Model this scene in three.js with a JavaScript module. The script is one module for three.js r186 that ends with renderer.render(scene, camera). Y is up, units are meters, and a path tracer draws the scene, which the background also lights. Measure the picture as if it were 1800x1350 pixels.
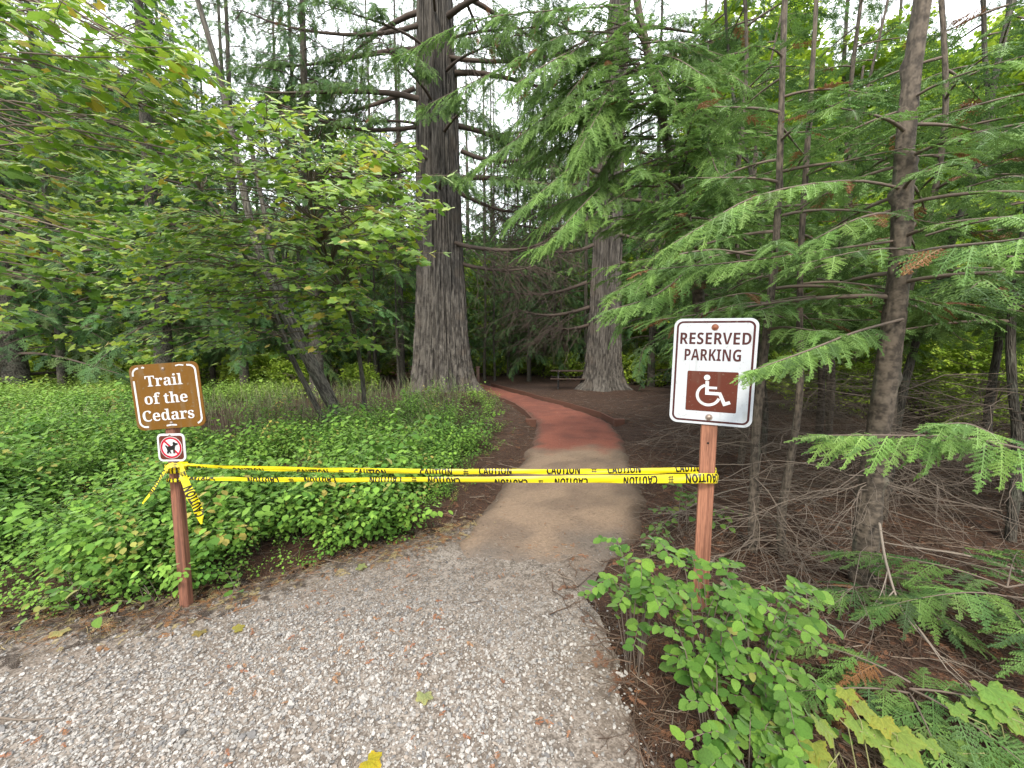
import * as THREE from 'three';
import { ImprovedNoise } from 'three/addons/math/ImprovedNoise.js';
import { FontLoader } from 'three/addons/loaders/FontLoader.js';
import { TextGeometry } from 'three/addons/geometries/TextGeometry.js';
import { mergeGeometries } from 'three/addons/utils/BufferGeometryUtils.js';

// ------------------------------------------------------------------ camera, sky, sun, exposure
const scene = new THREE.Scene();
const EYE = 1.62;
const camera = new THREE.PerspectiveCamera(88.7, 4 / 3, 0.05, 400);
camera.position.set(0, EYE, 0);
camera.rotation.x = -4.4 * Math.PI / 180;
scene.add(camera);

{ // bright overcast sky, a little brighter overhead
  const w = 64, h = 32, a = new Float32Array(w * h * 4);
  for (let y = 0; y < h; y++) for (let x = 0; x < w; x++) {
    const el = ((y + 0.5) / h - 0.5) * Math.PI, s = Math.max(0, Math.sin(el));
    const k = 0.74 + 0.3 * s, i = (y * w + x) * 4;
    a[i] = 0.98 * k; a[i + 1] = 1.01 * k; a[i + 2] = 1.06 * k; a[i + 3] = 1;
  }
  const sky = new THREE.DataTexture(a, w, h, THREE.RGBAFormat, THREE.FloatType);
  sky.mapping = THREE.EquirectangularReflectionMapping; sky.magFilter = THREE.LinearFilter; sky.needsUpdate = true;
  scene.background = sky; scene.environment = sky;
}
const sun = new THREE.DirectionalLight(0xfff4e2, 1.5);
sun.position.set(-3, 14, 9); sun.target.position.set(0, 0, -6);
sun.castShadow = true; sun.shadow.radius = 22; sun.shadow.mapSize.set(2048, 2048);
Object.assign(sun.shadow.camera, { left: -40, right: 40, top: 40, bottom: -40, near: 0.5, far: 120 });
scene.add(sun, sun.target);
const renderer = new THREE.WebGLRenderer({ antialias: true });
renderer.toneMapping = THREE.LinearToneMapping;
renderer.toneMappingExposure = 2.95;
renderer.shadowMap.enabled = true;

// ------------------------------------------------------------------ helpers
const V = (x, y, z) => new THREE.Vector3(x, y, z);
const UP = V(0, 1, 0);
function rng(seed) { let s = seed >>> 0; return () => { s = (s + 0x6D2B79F5) >>> 0; let t = Math.imul(s ^ s >>> 15, 1 | s); t = t + Math.imul(t ^ t >>> 7, 61 | t) ^ t; return ((t ^ t >>> 14) >>> 0) / 4294967296; }; }
const noise = new ImprovedNoise();
const n3 = (x, y, z) => noise.noise(x + 113.7, y + 57.3, z + 211.9);
const fbm = (x, y, z, o = 4) => { let s = 0, a = 0.5, f = 1; for (let i = 0; i < o; i++) { s += a * n3(x * f, y * f, z * f); a *= 0.5; f *= 2.03; } return s; };
const lerp = (a, b, t) => a + (b - a) * t;
const clamp = (x, a = 0, b = 1) => Math.min(b, Math.max(a, x));
const smooth = (a, b, x) => { const t = clamp((x - a) / (b - a)); return t * t * (3 - 2 * t); };
function table(rows, z) { // rows of [z, value], z falling
  if (z >= rows[0][0]) return rows[0][1];
  for (let i = 1; i < rows.length; i++) if (z >= rows[i][0]) { const t = (z - rows[i - 1][0]) / (rows[i][0] - rows[i - 1][0]); return lerp(rows[i - 1][1], rows[i][1], t * t * (3 - 2 * t) * 0.5 + t * 0.5); }
  return rows[rows.length - 1][1];
}
const used = {};
function numbered(n) { const k = used[n] = (used[n] ?? -1) + 1; return k ? n + '_' + String(k).padStart(3, '0') : n; }
function tag(o, label, category, group, kind) { o.userData.label = label; if (category) o.userData.category = category; if (group) o.userData.group = group; if (kind) o.userData.kind = kind; return o; }
function shade(o) { o.castShadow = o.receiveShadow = true; return o; }
function thing(name, label, category, pos = V(0, 0, 0), group) { const g = new THREE.Group(); g.name = numbered(name); g.position.copy(pos); scene.add(g); return tag(g, label, category, group); }
function part(name, geo, mat, parent) { const m = shade(new THREE.Mesh(geo, mat)); m.name = name; (parent ?? scene).add(m); if (!parent) m.name = numbered(name); return m; }
function structure(name, geo, mat) { const m = part(name, geo, mat); m.userData.kind = 'structure'; return m; }
function copyOf(o, pos, turn, scale, label) { const c = o.clone(); c.name = numbered(o.name.replace(/_\d{3}$/, '')); c.userData = { ...o.userData }; c.position.copy(pos); c.rotation.y = turn; c.scale.setScalar(scale); if (label) c.userData.label = label; scene.add(c); return c; }

class MB { // collects triangles
  constructor() { this.p = []; this.i = []; this.c = null; this.uv = []; }
  v(x, y, z, u = 0, w = 0) { this.p.push(x, y, z); this.uv.push(u, w); if (this.c) this.c.push(...this.col); return this.p.length / 3 - 1; }
  tint(r, g, b) { this.c ??= []; this.col = [r, g, b]; return this; }
  tri(a, b, c) { this.i.push(a, b, c); }
  quad(a, b, c, d) { this.i.push(a, b, c, a, c, d); }
  tube(pts, radii, sides = 6, cap = true) {
    const n = pts.length; let nrm = null, prev = null, len = 0; const rings = [];
    for (let k = 0; k < n; k++) {
      const t = (k === 0 ? pts[1].clone().sub(pts[0]) : k === n - 1 ? pts[k].clone().sub(pts[k - 1]) : pts[k + 1].clone().sub(pts[k - 1])).normalize();
      if (!nrm) { nrm = Math.abs(t.y) < 0.9 ? UP.clone().cross(t).normalize() : V(1, 0, 0).cross(t).normalize(); }
      else nrm = nrm.sub(t.clone().multiplyScalar(nrm.dot(t))).normalize();
      const bn = t.clone().cross(nrm), r = typeof radii === 'function' ? radii(k / (n - 1)) : radii[k], ring = [];
      if (prev) len += pts[k].distanceTo(prev); prev = pts[k];
      for (let j = 0; j < sides; j++) { const a = j / sides * Math.PI * 2, ca = Math.cos(a) * r, sa = Math.sin(a) * r; ring.push(this.v(pts[k].x + nrm.x * ca + bn.x * sa, pts[k].y + nrm.y * ca + bn.y * sa, pts[k].z + nrm.z * ca + bn.z * sa, j / sides, len)); }
      rings.push(ring);
    }
    for (let k = 0; k + 1 < n; k++) for (let j = 0; j < sides; j++) { const q = (j + 1) % sides; this.quad(rings[k][j], rings[k][q], rings[k + 1][q], rings[k + 1][j]); }
    if (cap) { const l = rings[n - 1]; for (let j = 1; j + 1 < sides; j++) this.tri(l[0], l[j], l[j + 1]); }
  }
  geo(flat = false) {
    let g = new THREE.BufferGeometry();
    g.setAttribute('position', new THREE.Float32BufferAttribute(this.p, 3));
    g.setAttribute('uv', new THREE.Float32BufferAttribute(this.uv, 2));
    if (this.c) g.setAttribute('color', new THREE.Float32BufferAttribute(this.c, 3));
    g.setIndex(this.i); if (flat) g = g.toNonIndexed(); g.computeVertexNormals(); return g;
  }
}
function box(w, h, d, x = 0, y = 0, z = 0, b = 0.004) { // box with chamfered edges
  const s = new THREE.Shape(), a = w / 2 - b, c = h / 2 - b;
  s.moveTo(-a, -c); s.lineTo(a, -c); s.lineTo(a, c); s.lineTo(-a, c); s.closePath();
  const g = new THREE.ExtrudeGeometry(s, { depth: d - 2 * b, bevelEnabled: true, bevelSize: b, bevelThickness: b, bevelSegments: 1 });
  g.translate(x, y, z - d / 2 + b); return g;
}
// ---- textures (colour, grain and fine relief only), tileable value noise
function tileNoise(seed) {
  const r = rng(seed), N = 256, a = new Float32Array(N * N); for (let i = 0; i < a.length; i++) a[i] = r();
  return (x, y, px, py) => { const xi = Math.floor(x), yi = Math.floor(y); let fx = x - xi, fy = y - yi; fx = fx * fx * (3 - 2 * fx); fy = fy * fy * (3 - 2 * fy);
    const g = (i, j) => a[(((i % px) + px) % px) + N * (((j % py) + py) % py)];
    return lerp(lerp(g(xi, yi), g(xi + 1, yi), fx), lerp(g(xi, yi + 1), g(xi + 1, yi + 1), fx), fy); };
}
const toS = (x) => 255 * (x <= 0.0031308 ? 12.92 * x : 1.055 * Math.pow(x, 1 / 2.4) - 0.055);
function dataTex(w, h, fn, srgb, repeat = 1) {
  const a = new Uint8Array(w * h * 4);
  for (let y = 0; y < h; y++) for (let x = 0; x < w; x++) { const c = fn(x / w, y / h), i = (y * w + x) * 4; for (let k = 0; k < 3; k++) a[i + k] = clamp(srgb ? toS(clamp(c[k])) : 255 * c[k], 0, 255); a[i + 3] = 255; }
  const t = new THREE.DataTexture(a, w, h); t.wrapS = t.wrapT = THREE.RepeatWrapping; t.magFilter = THREE.LinearFilter; t.minFilter = THREE.LinearMipmapLinearFilter; t.generateMipmaps = true;
  if (srgb) t.colorSpace = THREE.SRGBColorSpace; t.repeat.set(repeat, repeat); t.needsUpdate = true; return t;
}
const mix3 = (a, b, t) => [lerp(a[0], b[0], t), lerp(a[1], b[1], t), lerp(a[2], b[2], t)];
const T1 = tileNoise(11), T2 = tileNoise(23);
const std = (o) => new THREE.MeshStandardMaterial({ roughness: 0.9, ...o });
const rgb = (r, g, b) => new THREE.Color().setRGB(r, g, b);

// bark of the big cedars: grey-brown fibres running up the trunk (u round, v up)
const fibre = (u, v) => 0.5 * T1(u * 90, v * 6, 90, 6) + 0.3 * T2(u * 180, v * 14, 180, 14) + 0.2 * T1(u * 250, v * 40, 250, 40);
const barkMap = dataTex(1024, 512, (u, v) => { const f = fibre(u, v), q = T2(u * 9, v * 5, 9, 5); return mix3(mix3([0.036, 0.032, 0.028], [0.125, 0.114, 0.1], smooth(0.2, 0.8, f)), [0.09, 0.068, 0.05], 0.4 * smooth(0.45, 0.9, q)); }, true);
const barkBump = dataTex(1024, 512, (u, v) => { const f = fibre(u, v); return [f, f, f]; }, false);
const cedarBark = std({ map: barkMap, bumpMap: barkBump, bumpScale: 0.03, roughness: 0.95 });
// smooth young bark with cross bands
const young = (u, v) => 0.45 * T1(u * 8, v * 60, 8, 60) + 0.3 * T2(u * 24, v * 24, 24, 24) + 0.25 * T1(u * 40, v * 150, 40, 150);
const youngMap = dataTex(256, 512, (u, v) => { const f = young(u, v), q = T2(u * 5, v * 4, 5, 4); return mix3(mix3([0.036, 0.028, 0.02], [0.115, 0.092, 0.068], smooth(0.25, 0.75, f)), [0.13, 0.14, 0.10], 0.4 * smooth(0.5, 0.9, q)); }, true);
const youngBump = dataTex(256, 512, (u, v) => { const f = young(u, v); return [f, f, f]; }, false);
const youngBark = std({ map: youngMap, bumpMap: youngBump, bumpScale: 0.006, roughness: 0.85 });
const roughMap = dataTex(256, 512, (u, v) => { const f = 0.5 * T1(u * 22, v * 12, 22, 12) + 0.5 * T2(u * 44, v * 30, 44, 30), q = T2(u * 6, v * 8, 6, 8); return mix3(mix3([0.03, 0.026, 0.02], [0.11, 0.1, 0.08], smooth(0.25, 0.75, f)), [0.11, 0.12, 0.09], 0.5 * smooth(0.5, 0.9, q)); }, true);
const roughBump = dataTex(256, 512, (u, v) => { const f = 0.5 * T1(u * 22, v * 12, 22, 12) + 0.5 * T2(u * 44, v * 30, 44, 30); return [f, f, f]; }, false);
const roughBark = std({ map: roughMap, bumpMap: roughBump, bumpScale: 0.02, roughness: 0.95 });
const twigMat = std({ color: rgb(0.13, 0.1, 0.078) });
const deadTwig = std({ color: rgb(0.135, 0.108, 0.085) });
const darkTwig = std({ color: rgb(0.075, 0.055, 0.043) });
const leafy = (o = {}) => new THREE.MeshPhysicalMaterial({ color: rgb(1, 1, 1), roughness: 0.8, transmission: 0.38, thickness: 0, side: THREE.DoubleSide, ior: 1.4, specularIntensity: 0.5, ...o });
const frondMat = leafy({ roughness: 0.8, transmission: 0.36, clearcoat: 0.12, clearcoatRoughness: 0.45 }), leafMat = leafy({ roughness: 0.85, transmission: 0.55, clearcoat: 0.06, clearcoatRoughness: 0.5 }), sprigMat = leafy({ vertexColors: true, transmission: 0.42 });

// ------------------------------------------------------------------ ground plan (metres, the camera stands at 0,0 and looks along -z)
const pathLeft = [[-3.1, -0.6], [-3.7, -0.42], [-4.8, -0.16], [-6.2, 0.18], [-8, 0.46], [-9.4, 0.56], [-11.3, 0.25], [-13, -0.2], [-14.3, -0.62], [-16.4, -1.72], [-20, -3.6], [-24.3, -6.0], [-30, -10], [-40, -18]];
const pathRight = [[-3.2, 0.95], [-3.5, 1.22], [-4.3, 1.53], [-5.6, 1.78], [-8, 2.26], [-9.2, 2.36], [-9.9, 2.28], [-12, 1.72], [-14.3, 0.83], [-17.7, -0.26], [-20, -1.1], [-24.3, -2.9], [-30, -6.4], [-40, -14]];
const inPath = (x, z, m = 0) => z < -3.0 && x > table(pathLeft, z) - m && x < table(pathRight, z) + m;
const lotBack = (x) => -table([[9, 0.9], [3, 2.18], [2.7, 2.28], [2.09, 2.41], [1.71, 2.7], [1.29, 3.06], [0.75, 3.36], [0.4, 3.62], [-0.3, 3.5], [-0.55, 3.2], [-0.62, 2.9]].map(([a, b]) => [a, b]), -x);
const lotEdge = (z) => 0.58 + 0.02 * z + 0.16 * fbm(z * 1.3, 31, 2, 3) + (z > -1.4 ? (z + 1.4) * 0.25 : 0);
const inLot = (x, z, m = 0) => z > lotBack(x) - m && x < lotEdge(z) + m;
function terrain(x, z) {
  let h = 0.05 + 0.07 * fbm(x * 0.5, 0, z * 0.5, 4) + 0.05 * n3(x * 0.15, 3, z * 0.15);
  h += 0.3 * Math.exp(-(((x + 2.4) / 2.0) ** 2 + ((z + 13.6) / 2.0) ** 2)); // mound round the near cedar
  h += 0.12 * Math.exp(-(((x - 3.7) / 2.4) ** 2 + ((z + 16) / 2.2) ** 2));
  h += 0.02 * Math.max(0, -z - 22);
  const lot = clamp(1.25 - Math.max(0, lotBack(x) - z, x - lotEdge(z)) / 0.35); // sinks below the lot and the path
  const dl = Math.max(table(pathLeft, z) - x, x - table(pathRight, z), z < -3.1 ? 0 : -3.1 < z ? (z + 3.1) : 0), p = clamp(1 - dl / 0.3);
  return lerp(h, -0.05, smooth(0, 1, Math.max(clamp(lot), p)));
}
// floor of the wood: one sheet to the horizon
const litter = (() => {
  const S = 1024, c = document.createElement('canvas'); c.width = c.height = S; const g = c.getContext('2d'), r = rng(5);
  g.fillStyle = 'rgb(52,37,27)'; g.fillRect(0, 0, S, S);
  const tones = [[76, 56, 42], [54, 39, 30], [98, 75, 57], [38, 29, 23], [88, 58, 40], [122, 102, 82], [64, 49, 38]];
  for (let i = 0; i < 15000; i++) {
    const t = tones[Math.floor(r() * tones.length)], x = r() * S, y = r() * S, a = r() * 6.283, l = 4 + r() * r() * 46, b = (r() - 0.5) * l * 0.4;
    g.strokeStyle = `rgb(${t[0]},${t[1]},${t[2]})`; g.lineWidth = 0.7 + r() * 2;
    for (const ox of [-S, 0, S]) for (const oy of [-S, 0, S]) { if (x + ox < -60 || x + ox > S + 60 || y + oy < -60 || y + oy > S + 60) continue; g.beginPath(); g.moveTo(x + ox, y + oy); g.quadraticCurveTo(x + ox + Math.cos(a) * l / 2 + b, y + oy + Math.sin(a) * l / 2 - b, x + ox + Math.cos(a) * l, y + oy + Math.sin(a) * l); g.stroke(); }
  }
  const t = new THREE.CanvasTexture(c); t.colorSpace = THREE.SRGBColorSpace; t.wrapS = t.wrapT = THREE.RepeatWrapping; return t;
})();
const litterBump = litter.clone(); litterBump.colorSpace = THREE.NoColorSpace; litterBump.needsUpdate = true;
{
  const xs = [], zs = [], near = (v) => Math.sign(v) * Math.pow(Math.abs(v), 2.2);
  for (let i = -130; i <= 130; i++) xs.push(near(i / 130) * 150);
  for (let i = -40; i <= 220; i++) zs.push(i < 0 ? 2 + (-i / 40) ** 2.2 * 90 : 2 - (i / 220) ** 2.3 * 220);
  zs.sort((a, b) => b - a);
  const m = new MB();
  for (const z of zs) for (const x of xs) { const k = smooth(0.2, 0.65, 0.5 + 0.7 * fbm(x * 0.35, 7, z * 0.35, 3)); m.tint(...mix3([1.1, 0.88, 0.7], [0.8, 0.62, 0.48], k)); m.v(x, terrain(x, z), z, x / 1.3, z / 1.3); }
  const W = xs.length; for (let j = 0; j + 1 < zs.length; j++) for (let i = 0; i + 1 < W; i++) { const a = j * W + i; m.quad(a, a + 1, a + W + 1, a + W); }
  // rows run away from the camera: keep faces up
  for (let k = 0; k < m.i.length; k += 3) { const t = m.i[k + 1]; m.i[k + 1] = m.i[k + 2]; m.i[k + 2] = t; }
  structure('forest_floor', m.geo(), std({ map: litter, bumpMap: litterBump, bumpScale: 0.02, vertexColors: true, roughness: 0.95 }));
}
// gravel lot
const grit = (u, v) => 0.35 * T1(u * 120, v * 120, 120, 120) + 0.35 * T2(u * 250, v * 250, 250, 250) + 0.3 * T1(u * 40, v * 40, 40, 40);
const gritMap = dataTex(1024, 1024, (u, v) => { const f = grit(u, v), q = T2(u * 7, v * 7, 7, 7); return mix3(mix3([0.09, 0.074, 0.06], [0.25, 0.218, 0.188], smooth(0.3, 0.72, f)), [0.13, 0.095, 0.07], 0.45 * q); }, true);
const gritBump = dataTex(1024, 1024, (u, v) => { const f = grit(u, v); return [f, f, f]; }, false);
{
  const s = [], r = rng(8);
  for (let x = -14; x <= 0.62; x += 0.12) s.push(new THREE.Vector2(x, lotBack(x) + 0.05 * fbm(x * 3, 1, 1, 3) + (r() - 0.5) * 0.04));
  for (let z = -2.8; z <= -0.2; z += 0.12) s.push(new THREE.Vector2(lotEdge(z) + 0.12 * fbm(2, z * 2, 5, 3) + (r() - 0.5) * 0.04, z));
  s.push(new THREE.Vector2(1.2, 0), new THREE.Vector2(4, 3), new THREE.Vector2(14, 9), new THREE.Vector2(14, 25), new THREE.Vector2(-14, 25));
  const g = new THREE.ShapeGeometry(new THREE.Shape(s.map((p) => new THREE.Vector2(p.x, -p.y))));
  g.rotateX(-Math.PI / 2); const p = g.attributes.position, uv = g.attributes.uv;
  for (let i = 0; i < p.count; i++) { p.setY(i, 0.002); uv.setXY(i, p.getX(i) / 1.4, p.getZ(i) / 1.4); }
  structure('gravel_lot', g, std({ map: gritMap, bumpMap: gritBump, bumpScale: 0.008, roughness: 0.95 }));
}
// footpath: tan grit that turns to red grit further on
{
  const m = new MB(), N = 26, rows = []; for (let z = -2.55; z > -40; z -= z > -16 ? 0.07 : 0.4) rows.push(z);
  rows.forEach((z) => {
    const wob = 0.09 * fbm(z * 2.6, 9, 1, 4), wob2 = 0.09 * fbm(z * 2.6, 3, 8, 4), a = table(pathLeft, z) + wob, b = table(pathRight, z) + wob2;
    for (let i = 0; i <= N; i++) {
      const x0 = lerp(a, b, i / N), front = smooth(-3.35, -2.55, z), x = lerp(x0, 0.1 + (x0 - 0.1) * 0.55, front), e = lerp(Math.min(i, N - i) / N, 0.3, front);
      const n = fbm(x * 2.5, 2, z * 2.5, 5), n2 = fbm(x * 1.1, 6, z * 0.6, 3), grey = smooth(-3.5, -3.0, z + 0.9 * n2 + 0.4 * n);
      const cut = -6.35 - 0.25 * Math.sin(i / N * 3.1) + 0.6 * fbm(x * 1.6, 4, z * 1.6, 4), red = smooth(0.3, -0.3, z - cut + 0.5 * n);
      let c = mix3([0.26, 0.184, 0.126], [0.175, 0.124, 0.088], smooth(-0.2, 0.3, n));
      c = mix3(c, [0.15, 0.122, 0.1], grey);
      c = mix3(c, mix3([0.24, 0.075, 0.046], [0.16, 0.05, 0.032], smooth(-0.25, 0.3, n + n2)), red);
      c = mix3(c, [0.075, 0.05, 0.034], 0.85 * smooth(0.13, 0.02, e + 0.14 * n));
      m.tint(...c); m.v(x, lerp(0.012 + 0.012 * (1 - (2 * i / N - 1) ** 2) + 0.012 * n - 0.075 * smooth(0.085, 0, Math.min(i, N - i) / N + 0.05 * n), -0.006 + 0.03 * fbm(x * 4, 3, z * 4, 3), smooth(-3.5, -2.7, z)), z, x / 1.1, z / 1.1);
    }
  });
  for (let j = 0; j + 1 < rows.length; j++) for (let i = 0; i < N; i++) { const a = j * (N + 1) + i; m.quad(a, a + 1, a + N + 2, a + N + 1); }
  const fine = (u, v) => 0.5 * T1(u * 150, v * 150, 150, 150) + 0.5 * T2(u * 60, v * 60, 60, 60);
  const map = dataTex(512, 512, (u, v) => { const f = 0.72 + 0.4 * (fine(u, v) - 0.25); return [f, f, f]; }, true), bump = dataTex(512, 512, (u, v) => { const f = fine(u, v); return [f, f, f]; }, false);
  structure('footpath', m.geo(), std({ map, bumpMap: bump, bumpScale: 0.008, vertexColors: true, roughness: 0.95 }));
}

// ------------------------------------------------------------------ foliage shapes
function frondGeo(n, lobes, seed, wide = 0.42, thick = 0.2) { // one flat cedar spray, 1 long, lies in xz, tip at +x
  const m = new MB(), r = rng(seed);
  const sag = (x, z) => -0.16 * x * x - 0.22 * z * z;
  const strip = (a, b, w0, w1) => { const d = b.clone().sub(a).normalize(), s = V(-d.z, 0, d.x); const q = [a.clone().addScaledVector(s, w0), a.clone().addScaledVector(s, -w0), b.clone().addScaledVector(s, -w1), b.clone().addScaledVector(s, w1)].map((p) => m.v(p.x, p.y, p.z)); m.quad(...q); };
  for (let k = 0; k < 5; k++) { const a = k / 5, b = (k + 1) / 5; strip(V(a, sag(a, 0), 0), V(b, sag(b, 0), 0), 0.012 * (1.2 - a), 0.012 * (1.2 - b)); }
  for (let k = 0; k < n; k++) {
    if (r() < 0.1 && k > 2) continue; const t = 0.06 + 0.9 * (k + 0.5 * r()) / n, side = k % 2 ? 1 : -1, L = wide * (0.5 + 0.5 * Math.sin(Math.PI * Math.min(1, 0.25 + t * 0.8))) * (1.06 - t * 0.78) * (0.6 + 0.6 * r());
    const ang = lerp(1.05, 0.55, t) + (r() - 0.5) * 0.16, d = V(Math.cos(ang), 0, side * Math.sin(ang)), lift = (r() - 0.5) * 0.07;
    const at = (s) => { const x = t + d.x * L * s, z = d.z * L * s; return V(x, sag(x, z) + lift * s, z); };
    strip(at(0), at(1), 0.012, 0.006);
    const LN = Math.max(2, Math.round(lobes * L / wide));
    for (let j = 0; j < LN; j++) {
      const s = 0.14 + 0.86 * j / LN, ls = thick * 0.42 * (1.1 - 0.6 * s) * (0.75 + 0.5 * r());
      for (const q of [-1, 1]) {
        const a2 = ang * side + q * 0.62, e = V(Math.cos(a2), 0, Math.sin(a2)), p = at(s), tip = p.clone().addScaledVector(e, ls), mid = p.clone().addScaledVector(e, ls * 0.5), w = V(-e.z, 0, e.x).multiplyScalar(ls * 0.2);
        tip.y -= 0.012 + 0.02 * r(); mid.y += 0.006;
        const ids = [p, mid.clone().add(w), tip, mid.clone().sub(w)].map((x) => m.v(x.x, x.y, x.z)); m.quad(...ids);
      }
    }
  }
  return m.geo(true);
}
const fineFronds = [frondGeo(24, 7, 1, 0.3, 0.15), frondGeo(22, 7, 2, 0.36, 0.16), frondGeo(26, 7, 3, 0.26, 0.13), frondGeo(18, 7, 31, 0.4, 0.15), frondGeo(30, 6, 32, 0.24, 0.12)];
const midFronds = [frondGeo(18, 4, 4, 0.36, 0.22), frondGeo(16, 4, 5, 0.42, 0.24)];
const farFronds = [frondGeo(10, 3, 6, 0.5, 0.6), frondGeo(9, 3, 7, 0.56, 0.6)];
function outlineLeaf(outline, fold = 0.16, curl = 0.14) { // uv: along the midrib, out from it // outline: half profile [x along, z out], mirrored about the midrib
  const m = new MB(), Y = (x, z) => fold * Math.abs(z) - curl * x * x;
  const mid = outline.map(([x]) => m.v(x, Y(x, 0), 0, x, 0.5)), L = outline.map(([x, z]) => m.v(x, Y(x, z) + 0.02 * Math.sin(x * 9), z, x, 0.5 + z)), R = outline.map(([x, z]) => m.v(x, Y(x, z) - 0.02 * Math.sin(x * 7), -z, x, 0.5 - z));
  for (let i = 0; i + 1 < outline.length; i++) { m.quad(mid[i], mid[i + 1], L[i + 1], L[i]); m.quad(mid[i], R[i], R[i + 1], mid[i + 1]); }
  return m;
}
const ovalOutline = [[0, 0], [0.1, 0.16], [0.3, 0.33], [0.55, 0.38], [0.8, 0.26], [1, 0]];
const ovalGeos = [outlineLeaf(ovalOutline).geo(), outlineLeaf([[0, 0], [0.08, 0.2], [0.25, 0.36], [0.45, 0.4], [0.7, 0.34], [0.88, 0.2], [1, 0]], 0.28, 0.3).geo(), outlineLeaf([[0, 0], [0.1, 0.18], [0.28, 0.3], [0.42, 0.27], [0.6, 0.32], [0.82, 0.2], [1, 0]], 0.08, -0.12).geo()];
function lobedGeo(lobe, seed, fold = 0.12) { // palmate leaf, stalk joint at 0, tip at +x, 1 long
  const m = new MB(), r = rng(seed), N = 40, pts = [];
  for (let k = 0; k <= N; k++) { const a = (k / N - 0.5) * 2 * 2.55; let R = 0.4; for (const [q, A] of [[0, 1], [1.12, 0.85], [-1.12, 0.85], [2.1, 0.5], [-2.1, 0.5]]) R += lobe * A * Math.exp(-(((a - q) / 0.33) ** 2)); R *= 1 + (k % 2 ? 0.06 : -0.05) + (r() - 0.5) * 0.05; pts.push([0.28 + R * Math.cos(a), R * Math.sin(a)]); }
  const Y = (x, z) => fold * Math.abs(z) - 0.2 * x * x + 0.05 * Math.sin(6 * z + x * 3), c = m.v(0.12, 0, 0, 0.5, 0);
  const o = pts.map(([x, z], k) => m.v(x, Y(x, z), z, k / N, 1)), i2 = pts.map(([x, z], k) => m.v(lerp(0.12, x, 0.5), Y(lerp(0.12, x, 0.5), z * 0.5) + (k % 4 === 0 ? -0.015 : 0.012), z * 0.5, k / N, 0.5));
  for (let k = 0; k < N; k++) { m.tri(c, i2[k + 1], i2[k]); m.quad(i2[k], i2[k + 1], o[k + 1], o[k]); }
  m.tri(c, i2[0], o[0]); m.tri(c, i2[N], o[N]);
  return m.geo();
}
const mapleLeaves = [lobedGeo(0.18, 1), lobedGeo(0.22, 2), lobedGeo(0.15, 3, 0.22)];
const bigLobed = [lobedGeo(0.26, 5, 0.16), lobedGeo(0.3, 6, 0.22)];
function addLeaf(m, outline, p, dir, nrm, s) { // one oval leaf into a builder
  const z = dir.clone().cross(nrm).normalize(), y = z.clone().cross(dir).normalize();
  const P = (x, zz) => { const yy = 0.16 * Math.abs(zz) - 0.14 * x * x; return m.v(p.x + (dir.x * x + y.x * yy + z.x * zz) * s, p.y + (dir.y * x + y.y * yy + z.y * zz) * s, p.z + (dir.z * x + y.z * yy + z.z * zz) * s); };
  const mid = outline.map(([x]) => P(x, 0)), L = outline.map(([x, q]) => P(x, q)), R = outline.map(([x, q]) => P(x, -q));
  for (let i = 0; i + 1 < outline.length; i++) { m.quad(mid[i], mid[i + 1], L[i + 1], L[i]); m.quad(mid[i], R[i], R[i + 1], mid[i + 1]); }
}
const simpleOval = [[0, 0.03], [0.3, 0.34], [0.65, 0.36], [1, 0.02]];
function sprigGeo(seed, h = 1, leaves = 11, lean = 0.4, size = 0.072) { // leafy stem 1 high, opposite oval leaves
  const m = new MB(), r = rng(seed), pts = [], az = r() * 6.28;
  for (let k = 0; k <= 5; k++) { const t = k / 5; pts.push(V(Math.cos(az) * lean * t * t, h * t * (1 - 0.12 * t), Math.sin(az) * lean * t * t)); }
  m.tint(0.3, 0.24, 0.16); m.tube(pts, (t) => 0.008 * (1.1 - t), 3, false);
  for (let k = 0; k < leaves; k++) {
    const t = 0.28 + 0.72 * k / (leaves - 1), f = t * 5, i = Math.min(4, Math.floor(f)), p = pts[i].clone().lerp(pts[i + 1], f - i), a0 = k * 1.6 + r() * 0.8;
    for (let s = 0; s < 3; s++) {
      const a = a0 + s * 2.09 + (r() - 0.5) * 0.5, reach = 0.05 + r() * 0.17 * (1.2 - t * 0.6), q = p.clone().add(V(Math.cos(a) * reach, 0.02 + r() * 0.05, Math.sin(a) * reach));
      const g = 0.8 + 0.4 * r(); m.tint(g, g, g * 0.9);
      addLeaf(m, simpleOval, q, V(Math.cos(a), -0.15 - 0.3 * r(), Math.sin(a)).normalize(), V((r() - 0.5) * 0.5, 1, (r() - 0.5) * 0.5).normalize(), size * (0.7 + 0.6 * r()));
    }
  }
  return m.geo();
}
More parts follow.
